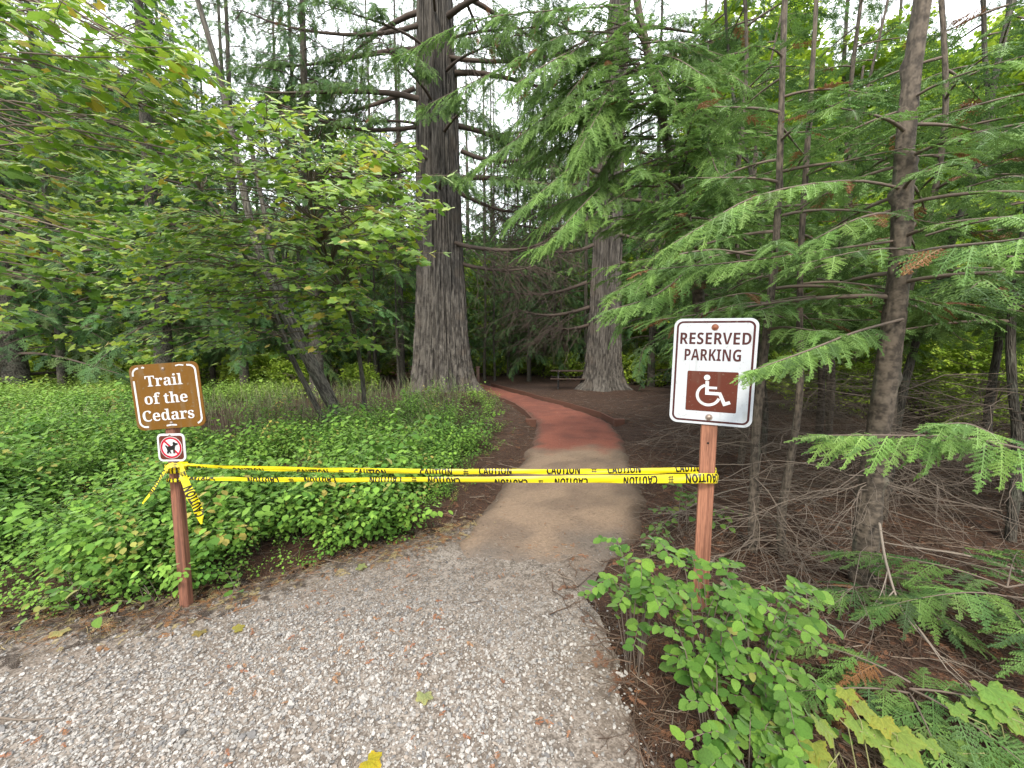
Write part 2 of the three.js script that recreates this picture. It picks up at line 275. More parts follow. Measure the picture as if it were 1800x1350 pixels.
function broadSprig(seed) { // a taller shoot with a few broad pointed leaves
  const m = new MB(), r = rng(seed), P = []; for (let k = 0; k <= 5; k++) P.push(V(0.3 * (k / 5) ** 2, k / 5, 0.06 * Math.sin(k + seed)));
  m.tint(0.35, 0.22, 0.14); m.tube(P, (t) => 0.009 * (1.1 - t), 3, false); const O = [[0, 0.02], [0.12, 0.3], [0.3, 0.42], [0.5, 0.3], [0.7, 0.24], [1, 0]];
  for (let k = 0; k < 9; k++) { const t = 0.3 + 0.7 * k / 8, f = t * 5, i = Math.min(4, Math.floor(f)), p = P[i].clone().lerp(P[i + 1], f - i), a = k * 2.3 + r(), d = V(Math.cos(a), -0.2 - 0.4 * r(), Math.sin(a)).normalize(), g = 0.75 + 0.5 * r(); m.tint(g, g, g * 0.85); addLeaf(m, O, p.addScaledVector(d, 0.05 + 0.1 * r()), d, V((r() - 0.5) * 0.6, 1, (r() - 0.5) * 0.6).normalize(), 0.1 + 0.09 * r()); }
  return m.geo();
}
function bareSprig(seed) { // dry shoot with a few old leaves
  const m = new MB(), r = rng(seed), P = []; for (let k = 0; k <= 5; k++) P.push(V(0.2 * (k / 5) ** 2, 1.15 * k / 5, 0.05 * Math.sin(k * 2 + seed))); m.tint(0.75, 0.62, 0.5); m.tube(P, (t) => 0.008 * (1.1 - t), 3, false);
  for (let k = 1; k < 6; k++) { const a = r() * 6.28, e = V(Math.cos(a) * 0.18, 0.12, Math.sin(a) * 0.18); m.tube([P[k], P[k].clone().add(e)], [0.005, 0.002], 3, false); if (r() < 0.5) { addLeaf(m, simpleOval, P[k].clone().add(e), V(Math.cos(a), -0.4, Math.sin(a)).normalize(), UP, 0.07); } }
  return m.geo();
}
const sprigs = [...[1, 2, 3, 4, 5, 6].map((s) => sprigGeo(s, 1, 9 + s % 3, 0.25 + 0.08 * s, 0.058 + 0.006 * s)), broadSprig(8), broadSprig(9), bareSprig(10)];
function clumpGeo(seed, n, size, flat = 0.45) { // a clump of leaf faces in a ball of radius 1, for far crowns
  const m = new MB(), r = rng(seed);
  for (let k = 0; k < n; k++) { const a = r() * 6.28, y = (r() * 2 - 1) * flat, q = Math.sqrt(r()); const g = 0.7 + 0.6 * r(); m.tint(g, g, g); const d = r() * 6.28; addLeaf(m, simpleOval, V(Math.cos(a) * q, y, Math.sin(a) * q), V(Math.cos(d), -0.3 * r(), Math.sin(d)).normalize(), V((r() - 0.5) * 1.2, 1, (r() - 0.5) * 1.2).normalize(), size * (0.7 + 0.6 * r())); }
  return m.geo();
}
const clumps = [clumpGeo(1, 46, 0.34), clumpGeo(2, 40, 0.4), clumpGeo(3, 52, 0.3)];

// ---- placing foliage: items {m: Matrix4, c: [r,g,b], g: geometry number}; the first `parts` that show largest become parts of their own
const MX = new THREE.Matrix4();
function frame(p, dir, nrm, s) { const x = dir.clone().normalize(), z = x.clone().cross(nrm).normalize(), y = z.clone().cross(x); return new THREE.Matrix4().makeBasis(x.multiplyScalar(s), y.multiplyScalar(s), z.multiplyScalar(s)).setPosition(p); }
const tints = new Map();
function tinted(mat, c) { const q = c.map((v) => Math.round(v * 40) / 40 || 0.012), k = mat.uuid + q; if (!tints.has(k)) { const t = mat.clone(); t.color.setRGB(...q); tints.set(k, t); } return tints.get(k); }
const view = new THREE.Matrix4(); camera.updateMatrixWorld(true); camera.updateProjectionMatrix(); view.multiplyMatrices(camera.projectionMatrix, camera.matrixWorldInverse.copy(camera.matrixWorld).invert());
function foliage(parent, items, geos, mat, { name = 'foliage', piece = 'frond', parts = 0 } = {}) {
  const off = parent.position;
  if (parts) {
    for (const it of items) { const p = V(0, 0, 0).setFromMatrixPosition(it.m).add(off), d = p.distanceTo(camera.position), q = p.clone().applyMatrix4(view); it.k = Math.abs(q.x) < 1.02 && Math.abs(q.y) < 1.02 && p.z < 0 ? V(it.m.elements[0], it.m.elements[1], it.m.elements[2]).length() / d : 0; }
    items.sort((a, b) => b.k - a.k);
    for (let n = 0; n < parts && items.length && items[0].k > 0.012; n++) { const it = items.shift(), o = shade(new THREE.Mesh(geos[it.g], tinted(mat, it.c))); o.name = piece; it.m.decompose(o.position, o.quaternion, o.scale); parent.add(o); }
  }
  geos.forEach((g, n) => {
    const own = items.filter((it) => it.g === n); if (!own.length) return;
    const o = shade(new THREE.InstancedMesh(g, mat, own.length)); o.name = name;
    own.forEach((it, i) => { o.setMatrixAt(i, it.m); o.setColorAt(i, new THREE.Color().setRGB(...it.c)); });
    o.userData.kind = 'stuff'; parent.add(o);
  });
}
const pick = (r, n) => Math.floor(r() * n);
// ---- colours of leaves (linear)
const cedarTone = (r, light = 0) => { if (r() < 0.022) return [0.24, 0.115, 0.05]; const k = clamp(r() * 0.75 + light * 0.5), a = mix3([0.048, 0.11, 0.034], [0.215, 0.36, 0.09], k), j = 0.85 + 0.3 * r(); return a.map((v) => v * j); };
const mapleTone = (r) => { const q = r(); if (q < 0.05) return [0.42, 0.34, 0.05]; if (q < 0.3) return [0.36, 0.48, 0.05]; return mix3([0.09, 0.2, 0.025], [0.26, 0.42, 0.045], r()); };
const snowTone = (r) => { const q = r(); if (q < 0.02) return [0.34, 0.34, 0.09]; return mix3([0.075, 0.19, 0.028], [0.23, 0.41, 0.065], r()); };

// ---- a cedar bough: a bending limb with flat sprays on both sides. Coordinates are the tree's own.
function bough(wood, items, p0, dir, L, r, o = {}) {
  const { from = 0.2, spray = 0.3, step = 0.075, rise = 0.12, droop = 0.42, tip = 0.16, geos = 3, light = 0, rad = 0.012 * L + 0.003, side = 0, sides = 5, tone = cedarTone, hang = 0.22 } = o;
  const d = dir.clone().setY(0).normalize(), s = V(-d.z, 0, d.x), bend = (r() - 0.5) * 0.3, N = 9, pts = [];
  const at = (t) => p0.clone().addScaledVector(d, L * t).addScaledVector(s, bend * L * t * t).add(V(0, L * (rise * t - droop * t * t + tip * t * t * t), 0));
  for (let k = 0; k <= N; k++) pts.push(at(k / N));
  if (wood) wood.tube(pts, (t) => rad * (1.05 - 0.9 * t), sides, false);
  const n = Math.max(3, Math.round(L * (1 - from) / step));
  for (let k = 0; k <= n; k++) {
    const t = from + (1 - from) * k / n, p = at(t), tan = at(Math.min(1.02, t + 0.02)).sub(at(t - 0.02)).normalize(), out = tan.clone().cross(UP).normalize();
    const size = spray * (0.55 + 0.6 * Math.sin(Math.PI * (0.25 + 0.6 * (t - from) / (1 - from)))) * (0.75 + 0.5 * r()), q = k % 2 ? 1 : -1, a = lerp(1.05, 0.35, t) + (r() - 0.5) * 0.3;
    const f = tan.clone().multiplyScalar(Math.cos(a)).addScaledVector(out, q * Math.sin(a)); f.y -= hang * (0.1 + 1.9 * r());
    const nrm = V((r() - 0.5) * 0.5, 1, (r() - 0.5) * 0.5).addScaledVector(out, q * side);
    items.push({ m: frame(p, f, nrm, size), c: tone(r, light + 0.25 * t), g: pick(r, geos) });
  }
  items.push({ m: frame(at(0.98), at(1).sub(at(0.95)), V(0, 1, 0), spray * 0.9), c: tone(r, light + 0.3), g: pick(r, geos) });
  return at;
}
function deadBranch(m, p, dir, L, r, rad = 0.006) { // bare, crooked, with a few side twigs
  const d = dir.clone().normalize(), pts = [], k = V((r() - 0.5), (r() - 0.6) * 0.7, (r() - 0.5)).multiplyScalar(L * 0.45);
  for (let i = 0; i <= 5; i++) { const t = i / 5; pts.push(p.clone().addScaledVector(d, L * t).addScaledVector(k, t * t).add(V((r() - 0.5) * 0.07 * L, (r() - 0.5) * 0.07 * L, (r() - 0.5) * 0.07 * L))); }
  m.tube(pts, (t) => rad * (1.05 - 0.85 * t), 4, false);
  const n = 3 + pick(r, 5); for (let i = 0; i < n; i++) { const j = 1 + pick(r, 4), e = d.clone().add(V(r() - 0.5, r() - 0.6, r() - 0.5).multiplyScalar(1.5)).normalize(), q = [pts[j]]; for (let s = 1; s <= 3; s++) q.push(pts[j].clone().addScaledVector(e, L * 0.14 * s).add(V((r() - 0.5) * 0.07 * L, -0.008 * s * s * L, (r() - 0.5) * 0.07 * L))); m.tube(q, (t) => rad * 0.5 * (1.05 - 0.8 * t), 3, false); }
}
// trunk surface: rings of a bending axis, radius(a, t) in metres
function trunkGeo(axis, radius, rows, sides, uScale = 1, vScale = 0.33) {
  const m = new MB(), curve = new THREE.CatmullRomCurve3(axis), len = curve.getLength();
  for (let j = 0; j <= rows; j++) { const t = j / rows, c = curve.getPoint(t); for (let i = 0; i <= sides; i++) { const a = (i % sides) / sides * Math.PI * 2, R = radius(a, t, t * len); m.v(c.x + Math.sin(a + Math.PI) * R, c.y, c.z + Math.cos(a + Math.PI) * R, i / sides * uScale, t * len * vScale); } }
  for (let j = 0; j < rows; j++) for (let i = 0; i < sides; i++) { const a = j * (sides + 1) + i; m.quad(a, a + 1, a + sides + 2, a + sides + 1); }
  const g = m.geo(), nn = g.attributes.normal; for (let j = 0; j <= rows; j++) { const a = j * (sides + 1), b = a + sides, v = V(nn.getX(a) + nn.getX(b), nn.getY(a) + nn.getY(b), nn.getZ(a) + nn.getZ(b)).normalize(); nn.setXYZ(a, v.x, v.y, v.z); nn.setXYZ(b, v.x, v.y, v.z); }
  return g;
}
// ------------------------------------------------------------------ the two old cedars
function oldCedar(label, pos, radii, height, lean, seed, res, limbs) {
  const r = rng(seed), t = thing('old_cedar', label, 'tree', pos);
  const axis = [0, 0.08, 0.2, 0.4, 0.7, 1].map((k) => V(lean.x * k * k + lean.x * k * 0.2, -0.4 + k * (height + 0.4), lean.z * k));
  const R = (h) => table(radii.map(([a, b]) => [-a, b]), -h);
  const g = trunkGeo(axis, (a, k, hh) => {
    const h = hh - 0.4, ca = Math.cos(a), sa = Math.sin(a), base = R(h), fl = Math.exp(-Math.max(0, h) / 0.9);
    const twist = h * 0.06, lob = n3(Math.cos(a + twist) * 1.6 + seed, h * 0.08, Math.sin(a + twist) * 1.6), lob2 = n3(Math.cos(a) * 3.2 + seed, h * 0.15, Math.sin(a) * 3.2);
    let x = base * (1 + (0.08 + 0.5 * fl) * lob + (0.04 + 0.3 * fl) * lob2);
    const w = 0.25 * n3(ca * 2, h * 0.35, sa * 2), ang = a + 0.05 * w;
    const ridge = 1 - Math.abs(n3(Math.cos(ang) * 13 + 3, h * 0.22 + seed, Math.sin(ang) * 13)) * 2.4;
    const ridge2 = 1 - Math.abs(n3(Math.cos(ang) * 30, h * 0.5 + seed, Math.sin(ang) * 30 + 7)) * 2.2;
    x += 0.085 * (ridge - 0.5) + 0.04 * (ridge2 - 0.5) + 0.012 * n3(ca * 55, h * 1.3, sa * 55);
    return x;
  }, res[0], res[1], 1, 0.4);
  part('trunk', g, cedarBark, t);
  const items = [];
  const curve = new THREE.CatmullRomCurve3(axis);
  for (const [h, az, L, rad, dead] of limbs) {
    const wood = new MB(), c = curve.getPoint(clamp((h + 0.4) / (height + 0.4))), d = V(Math.sin(az), 0, Math.cos(az)), p = V(c.x, h, c.z).addScaledVector(d, R(h) * 0.8);
    if (dead) { const pts = []; for (let k = 0; k <= 8; k++) { const q = k / 8; pts.push(p.clone().addScaledVector(d, L * q).add(V(0.15 * Math.sin(q * 5 + h) * L * 0.3, L * (-0.42 * q + 0.36 * q * q), 0.1 * Math.cos(q * 4 + h)))); }
      wood.tube(pts, (q) => rad * (1.1 - 0.85 * q), 7, false);
      for (let k = 1; k <= 8; k++) for (let s = 0; s < 4; s++) deadBranch(wood, pts[k], V(r() - 0.5, r() - 0.85, r() - 0.5).add(d.clone().multiplyScalar(0.5)), 0.6 + r() * 1.6, r, 0.014); }
    else { const at = bough(wood, [], p, d, L, r, { rad, rise: 0.05, droop: 0.55, tip: 0.35, sides: 7 });
      for (let k = 0; k < L * 5; k++) { const q = 0.25 + 0.75 * r(), a = at(q), sd = (r() < 0.5 ? -1 : 1), e = d.clone().applyAxisAngle(UP, sd * (0.5 + r() * 0.7)); bough(wood, items, a, e, 0.6 + r() * 1.5 * (1.2 - q), r, { spray: 0.42, step: 0.14, from: 0.2, droop: 0.9, tip: 0.3, hang: 0.7, geos: 2, light: 0, rad: 0.014 }); } }
    part('limb', wood.geo(), darkTwig, t);
  }
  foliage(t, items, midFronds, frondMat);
  return t;
}
const pi = Math.PI;
const limbsA = [], limbsB = [];
{ const r = rng(77);
  for (const [h, az, L] of [[6.2, -1.4, 3.4], [7.4, 1.3, 4.2], [8.6, -1.8, 4.5], [9.4, 1.9, 4.0], [10.0, -1.15, 5.2], [11, 1.5, 4.6], [11.8, -1.6, 5.5], [12.6, 0.9, 4.8], [13.2, -1.9, 5.2], [14, 2.1, 5.2]]) limbsA.push([h, az, L, 0.1, false]);
  for (const [h, az, L] of [[4.6, 1.5, 2.6], [5.6, -1.5, 2.4], [8, -1.5, 4.4], [9.2, -1.2, 4.6], [7, 1.8, 3.2]]) limbsA.push([h, az, L, 0.07, true]);
  for (const [h, az, L] of [[6.4, -1.1, 3.2], [10.6, -1.7, 5], [11.4, 1.3, 4.6], [8.4, 1.4, 4.2], [5.2, 1.2, 3.4], [12.4, -1.35, 5.2]]) limbsA.push([h, az, L, 0.075, true]);
  for (const [h, az, L] of [[6.9, 0.2, 2.2], [7.9, -0.5, 2.6], [8.8, 0.5, 2.8], [9.8, -0.2, 3.2], [10.8, 0.7, 3.4], [11.6, -0.7, 3.6], [12.6, 0.1, 3.8], [13.6, -0.5, 4], [9.2, -1.2, 3], [12, 1.2, 4]]) limbsA.push([h, az, L, 0.05, false]);
  for (let k = 0; k < 3; k++) limbsA.push([15 + k * 1.2, r() * 6.28, 3.6, 0.09, false]);
  for (const [h, az, L] of [[6.4, -1.5, 3.6], [7.6, 1.4, 3.4], [8.6, -1.0, 4.4], [9.8, 1.9, 3.8], [10.8, -1.7, 4.4], [12, 0.6, 4.2], [13, -0.8, 4.4], [14.2, 1.5, 4.2]]) limbsB.push([h, az, L, 0.08, false]);
  for (const [h, az, L] of [[2.7, -1.5, 1.6], [3.4, -1.35, 3.2], [4.4, -1.6, 4.0], [5.2, 1.4, 3.0], [5.8, -1.2, 3.4]]) limbsB.push([h, az, L, 0.07, true]);
  for (const [h, az, L] of [[6.8, -1.3, 3.8], [8, -1.7, 4], [6.2, 1.2, 3.2]]) limbsB.push([h, az, L, 0.065, true]);
  for (let k = 0; k < 2; k++) limbsB.push([15 + k * 1.3, r() * 6.28, 3.4, 0.08, false]);
}
const cedarA = oldCedar('massive old cedar with furrowed fibrous bark standing beside the red path', V(-2.55, terrain(-2.55, -14.3) - 0.05, -14.3),
  [[0, 1.36], [0.35, 1.24], [1, 1.12], [1.9, 1.05], [3.9, 0.94], [7, 0.84], [10, 0.78], [13, 0.72], [20, 0.5], [27, 0.3]], 27, V(-0.25, 0, -0.3), 3, [330, 440], limbsA);
const cedarB = oldCedar('old cedar with wide flared base standing beside the picnic table', V(3.75, terrain(3.75, -16.2) - 0.05, -16.2),
  [[0, 1.6], [0.25, 1.32], [0.6, 1.08], [1.4, 0.86], [2.2, 0.75], [4, 0.7], [7, 0.63], [10, 0.56], [15, 0.44], [25, 0.2]], 25, V(0.9, 0, -0.3), 9, [260, 330], limbsB);

// ------------------------------------------------------------------ far wood and background trees
function conifer(name, label, pos, H, rad, seed, o = {}) {
  const { n = 60, crownFrom = 0.12, L0 = 3, spray = 0.8, geos = midFronds, step = 0.3, group, tone = cedarTone, bark = roughBark, droop = 0.5, lean = 0, hang = 0.3, dead = 14, light = 0 } = o;
  const r = rng(seed), t = thing(name, label, 'tree', pos, group), az0 = r() * 6.28;
  const ax = (k) => V(Math.cos(az0) * lean * k * H + 0.05 * Math.sin(k * 9 + seed), -0.3 + k * (H + 0.3), Math.sin(az0) * lean * k * H + 0.05 * Math.cos(k * 7 + seed));
  const axis = [0, 0.1, 0.25, 0.5, 0.75, 1].map(ax);
  part('trunk', trunkGeo(axis, (a, k) => rad * (1 - 0.88 * k) * (1 + 0.5 * Math.exp(-k * H / 0.35)) * (1 + 0.1 * n3(Math.cos(a) * 2 + seed, k * H * 0.7, Math.sin(a) * 2)), Math.round(18 + H * 2), 14, 2, 0.8), bark, t);
  const wood = new MB(), items = [];
  for (let k = 0; k < n; k++) { const q = crownFrom + (0.985 - crownFrom) * ((k + r() * 0.8) / n), a = k * 2.4 + r() * 0.9, c = ax(q), L = L0 * (1.08 - q) ** 0.75 * (0.65 + 0.6 * r()); bough(wood, items, c, V(Math.sin(a), 0, Math.cos(a)), L, r, { spray: spray * (0.7 + 0.5 * (1 - q)), step, from: 0.18, geos: geos.length, rad: 0.008 + rad * 0.16 * (1 - q), sides: 4, droop, tone, hang, light }); }
  if (dead) for (let k = 0; k < dead; k++) { const q = 0.05 + (crownFrom + 0.1) * r(), a = r() * 6.28; deadBranch(wood, ax(q), V(Math.sin(a), -0.15, Math.cos(a)), (0.4 + r()) * Math.min(1.6, L0 * 0.5), r, 0.01); }
  part('branches', wood.geo(), darkTwig, t).userData.kind = 'stuff';
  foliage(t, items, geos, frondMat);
  return t;
}
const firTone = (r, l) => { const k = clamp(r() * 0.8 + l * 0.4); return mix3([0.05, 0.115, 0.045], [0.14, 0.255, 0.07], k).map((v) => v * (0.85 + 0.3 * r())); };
const G = (x, z, d = 0) => V(x, terrain(x, z) + d, z);
// prototypes, then copies
const farLabel = 'tall conifer with drooping dark green boughs far back in the wood';
const farProto = [conifer('tall_conifer', farLabel, G(-9, -33), 27, 0.3, 41, { group: 'tall conifers far back in the wood', L0: 3.2, n: 50, step: 0.42, spray: 0.95, tone: firTone }),
  conifer('tall_conifer', farLabel, G(6.2, -36), 24, 0.26, 42, { group: 'tall conifers far back in the wood', L0: 2.6, n: 48, step: 0.42, spray: 0.9 }),
  conifer('tall_conifer', farLabel, G(13, -31), 22, 0.24, 43, { group: 'tall conifers far back in the wood', L0: 2.9, n: 46, step: 0.44, spray: 0.95, crownFrom: 0.05 })];
{ const r = rng(90); let k = 0;
  for (const [x, z] of [[-34, -30], [-28, -25], [-24, -38], [-21, -28], [-17.5, -34], [-14, -41], [-3, -44], [1.2, -39], [9.5, -43], [11, -35], [16.5, -40], [18, -30], [23, -36], [22, -25], [29, -32], [31, -24], [-38, -22], [34, -17], [5, -52], [-6, -30], [-1.8, -35], [2.6, -33], [5, -42], [7.6, -29], [-4.2, -38], [-16, -23], [-23, -20], [-28, -33], [12, -26], [15.5, -23], [26, -22], [20, -27]])
    copyOf(farProto[k % 3], G(x, z), r() * 6.28, 0.85 + 0.35 * r()), k++; }
// conifers that show one by one
conifer('spruce_tree', 'dark spruce with straight trunk rising behind the leaning maple', G(-7.1, -14.2), 19, 0.27, 51, { L0: 3.6, n: 92, step: 0.26, spray: 0.66, tone: firTone, crownFrom: 0.2, hang: 0.7, droop: 0.6 });
const backSpruce = conifer('spruce_tree', 'dark spruce crowded among others at the back of the clearing', G(-9.8, -18.5), 22, 0.2, 55, { group: 'dark spruces at the back of the clearing', L0: 3.6, n: 96, step: 0.26, spray: 0.66, tone: firTone, crownFrom: 0.1, hang: 0.6, droop: 0.6 });
{ const r = rng(98); for (const [x, z, s] of [[-15.4, -17.5, 0.95], [-22, -17, 1], [-20, -23, 1.1], [-26, -19, 1.05], [-12.5, -22, 1.05], [-8.0, -23, 1.0], [-10.4, -15.2, 0.9], [-5.0, -21.5, 0.95], [-17, -14.8, 0.8], [-24, -14.5, 0.9]]) copyOf(backSpruce, G(x, z), r() * 6.28, s);
  for (const [x, z, s] of [[-3.4, -25.5, 0.95], [0.4, -27.5, 0.9], [2.7, -25.5, 0.8], [1.6, -31, 1], [-1.4, -31, 1], [5.6, -27, 0.9], [4.6, -33, 1], [1.0, -22.5, 0.7], [3.4, -29, 0.95]]) { const c = copyOf(backSpruce, G(x, z), r() * 6.28, s, 'dark spruce beyond the bend of the path between the two old cedars'); c.userData.group = 'dark spruces between the two old cedars'; } }
{ const r = rng(99); for (const [x, z, s, lab] of [[8.4, -16.5, 0.85, 'dark spruce rising behind the young cedars nearest the banded trunk'], [6.6, -18.5, 0.95, 'dark spruce rising behind the flared old cedar'], [7.4, -13.4, 0.7, 'smaller dark spruce rising behind the parking sign'], [15.5, -19.5, 1.1, 'tall dark spruce rising beyond the yellow-green broadleaf trees'], [19.5, -21, 1.1, 'tall dark spruce farthest beyond the yellow-green broadleaf trees']]) { const c = copyOf(backSpruce, G(x, z), r() * 6.28, s, lab); delete c.userData.group; } }
conifer('spruce_tree', 'dark spruce with thick trunk rising behind the brown trail sign', G(-12.6, -14.2), 20, 0.34, 52, { L0: 3.8, n: 92, step: 0.26, spray: 0.68, tone: firTone, crownFrom: 0.14, hang: 0.6, droop: 0.6 });
conifer('spruce_tree', 'dark spruce with low boughs at the far edge of the green clearing', G(-18, -14.2), 20, 0.38, 53, { L0: 4.2, n: 56, step: 0.28, spray: 0.7, tone: firTone, crownFrom: 0.03, droop: 0.4 });
conifer('spruce_tree', 'spruce standing between the leaning maple and the massive old cedar', G(-5.3, -19), 20, 0.2, 54, { L0: 2.4, n: 58, step: 0.28, spray: 0.6, tone: firTone, crownFrom: 0.16, hang: 0.6 });
const poleGroup = 'thin conifers beyond the bend of the red path', poleLabel = 'thin dark conifer trunk standing beyond the bend of the red path';
const pole = conifer('thin_conifer', poleLabel, G(-1.6, -23.5), 13, 0.11, 61, { group: poleGroup, L0: 1.6, n: 34, step: 0.24, spray: 0.42, crownFrom: 0.2, dead: 24 });
{ const r = rng(91);
  for (const [x, z, s] of [[-1.0, -22.6, 0.8], [-0.2, -26, 1.1], [1.15, -25, 1.25], [2.2, -27.5, 1.3], [2.95, -24, 0.9], [3.9, -29, 1.4], [4.3, -23, 1.5], [0.3, -30, 1.2], [-0.6, -33, 1.3], [6.8, -25, 1.1], [8.2, -22, 1.2], [9.6, -25, 1.3]]) copyOf(pole, G(x, z), r() * 6.28, s);
  for (const [x, z, s] of [[-4.6, -15.8, 0.62], [-5.0, -18, 0.75], [-4.4, -19.5, 0.9], [-6.3, -18.2, 0.8], [-7.4, -20.5, 1.0], [-8.6, -17.5, 0.85], [-10.2, -20, 1.1], [-14.5, -19, 1.1], [-16.8, -22, 1.2]]) { const c = copyOf(pole, G(x, z), r() * 6.28, s, 'slim young conifer standing in the row behind the leaning maple'); c.userData.group = 'slim young conifers behind the leaning maple'; } }
// broadleaf understorey, yellow-green where light comes through
function broadleaf(name, label, pos, H, W, seed, tone, o = {}) {
  const r = rng(seed), t = thing(name, label, o.category ?? 'tree', pos, o.group), wood = new MB(), items = [], stems = o.stems ?? 3, bole = () => { const m = new MB(); return { tube: (...q) => { m.tube(...q); part('trunk', m.geo(), twigMat, t); } }; };
  for (let s = 0; s < stems; s++) { const a = r() * 6.28, pts = []; for (let k = 0; k <= 6; k++) { const q = k / 6; pts.push(V(Math.sin(a) * W * 0.45 * q * q + 0.1 * Math.sin(k + s), -0.2 + H * 0.85 * q, Math.cos(a) * W * 0.45 * q * q)); } bole().tube(pts, (q) => (o.rad ?? 0.05) * (1.1 - 0.9 * q), 6, false);
    for (let k = 0; k < 7; k++) { const j = 1 + pick(r, 5), b = r() * 6.28, e = V(Math.sin(b), 0.35, Math.cos(b)).multiplyScalar(W * (0.25 + 0.3 * r())); wood.tube([pts[j], pts[j].clone().addScaledVector(e, 0.5).add(V(0, 0.1, 0)), pts[j].clone().add(e)], [0.02, 0.012, 0.004], 4, false); } }
  const n = o.n ?? 260;
  for (let k = 0; k < n; k++) { const q = Math.pow(r(), 0.8), a = r() * 6.28, R = W * (0.2 + 0.8 * Math.sqrt(r())) * (0.55 + 0.45 * Math.sin(Math.PI * clamp(0.15 + q * 0.8))) * 0.75, lay = Math.round(q * 11) / 11; items.push({ m: frame(V(Math.sin(a) * R, (o.low ?? 0.06) * H + H * lay * 0.95 + (r() - 0.5) * 0.25, Math.cos(a) * R), V(r() - 0.5, (r() - 0.5) * 0.5, r() - 0.5), V((r() - 0.5) * 0.5, 1, (r() - 0.5) * 0.5), (o.clump ?? 0.42) * (0.6 + 0.8 * r())), c: tone(r), g: pick(r, 3) }); }
  part('branches', wood.geo(), twigMat, t).userData.kind = 'stuff'; foliage(t, items, clumps, sprigMat); return t;
}
const brightTone = (r) => mix3([0.19, 0.32, 0.03], [0.42, 0.54, 0.06], r());
const midTone = (r) => mix3([0.08, 0.17, 0.03], [0.19, 0.31, 0.055], r());
const bl = 'yellow-green broadleaf tree of the understorey catching light deep in the wood', bg = 'yellow-green understorey trees deep in the wood';
const bt = [broadleaf('understorey_tree', bl, G(-15.5, -24), 8, 3.2, 71, brightTone, { group: bg, n: 300 }), broadleaf('understorey_tree', bl, G(15, -19), 7, 3.0, 72, brightTone, { group: bg, n: 280, clump: 0.36 })];
{ const r = rng(92); let k = 0;
  for (const [x, z, s] of [[-22, -20, 1.1], [-12, -26, 1.2], [-8.5, -25, 1.0], [-26, -26, 1.3], [-6, -29, 1.2], [-3.6, -32, 1.2], [1, -35, 1.3], [5, -31, 1.1], [7.6, -28, 0.9], [10.5, -27, 1.2], [12, -23, 1.0], [17, -24, 1.2], [19, -17, 1.1], [21, -21, 1.3], [13, -15, 0.9], [17, -13, 1.0], [24, -15, 1.3], [-31, -16, 1.2], [-24.5, -14.5, 1.0], [12.5, -11, 0.8], [9.6, -8.0, 0.42], [11.6, -9.6, 0.5], [13.2, -10.4, 0.6], [10.4, -10.4, 0.5], [12.4, -8.4, 0.5], [8.8, -7.2, 0.34], [10.8, -7.4, 0.4], [7.8, -10.6, 0.36], [8.6, -9.6, 0.4], [8, -15, 0.8]]) copyOf(bt[k++ % 2], G(x, z), r() * 6.28, s); }
const tallL = 'tall yellow-green broadleaf tree rising behind the young cedars', tallB = broadleaf('broadleaf_tree', tallL, G(9.5, -16.5), 15, 4, 74, brightTone, { group: 'tall broadleaf trees behind the young cedars', n: 620, clump: 0.5, rad: 0.1, low: 0.02 });
{ const r = rng(96); for (const [x, z, s] of [[20, -15, 0.95], [17.5, -20, 1.1], [12, -21, 1.15], [24, -22, 1.2], [25, -16, 0.9], [-21, -25, 1.1], [-27, -21, 1.1], [-11, -29, 1.1]]) { const c = copyOf(tallB, G(x, z), r() * 6.28, s); if (x < 0) { c.userData.label = 'tall yellow-green broadleaf tree rising behind the dark spruces'; c.userData.group = 'tall broadleaf trees behind the dark spruces'; } } }
const bushLabel = 'low yellow-green bush on the sunlit floor beyond the second cedar', bushes = 'low bushes on the floor deep in the wood';
const bush = broadleaf('bush', bushLabel, G(6.2, -20), 1.3, 1.3, 73, brightTone, { category: 'bush', group: bushes, n: 120, clump: 0.26, stems: 5, rad: 0.015, low: 0.05 });
{ const r = rng(93);
  for (const [x, z, s] of [[7.6, -19, 1], [9.2, -20.5, 1.1], [5.0, -22, 1], [3.2, -24, 1.1], [10.8, -18, 1], [8.5, -23, 1.2], [12.4, -20, 1.2], [1.5, -28, 1.2], [-1.4, -27, 1.2], [14, -16, 1]]) copyOf(bush, G(x, z), r() * 6.28, s);
  for (const [x, z, s] of [[-8.6, -15.5, 0.9], [-10.5, -16.5, 1.1], [-13.8, -15.8, 1.2], [-15.6, -16.8, 1.3], [-6.4, -16.4, 0.8], [-19.5, -17, 1.4], [-12, -18.5, 1.3], [-17.5, -19, 1.4]]) { const c = copyOf(bush, G(x, z), r() * 6.28, s, 'low leafy bush at the back edge of the green clearing'); c.userData.group = 'low bushes at the back edge of the clearing'; } }
{ // the wood behind everything, one mass
  const r = rng(94), items = [];
  for (let k = 0; k < 17000; k++) { const a = (r() - 0.5) * 2.9, R = 46 + r() * 26, x = Math.sin(a) * R, z = -Math.cos(a) * R, top = a > -0.75 && a < 0.15 ? 15 : 24, y = Math.pow(r(), 1.25) * top; items.push({ m: frame(V(x, terrain(x, z) + y, z), V(r() - 0.5, (r() - 0.5) * 0.4, r() - 0.5), V((r() - 0.5) * 0.6, 1, (r() - 0.5) * 0.6), 1.1 + r() * 1.1), c: r() < 0.4 ? brightTone(r) : midTone(r), g: pick(r, 3) }); }
  const g = new THREE.Group(); g.name = 'distant_wood'; scene.add(g); tag(g, 'unbroken green wood closing the view behind all the trees', 'wood', null, 'stuff'); foliage(g, items, clumps, sprigMat);
}

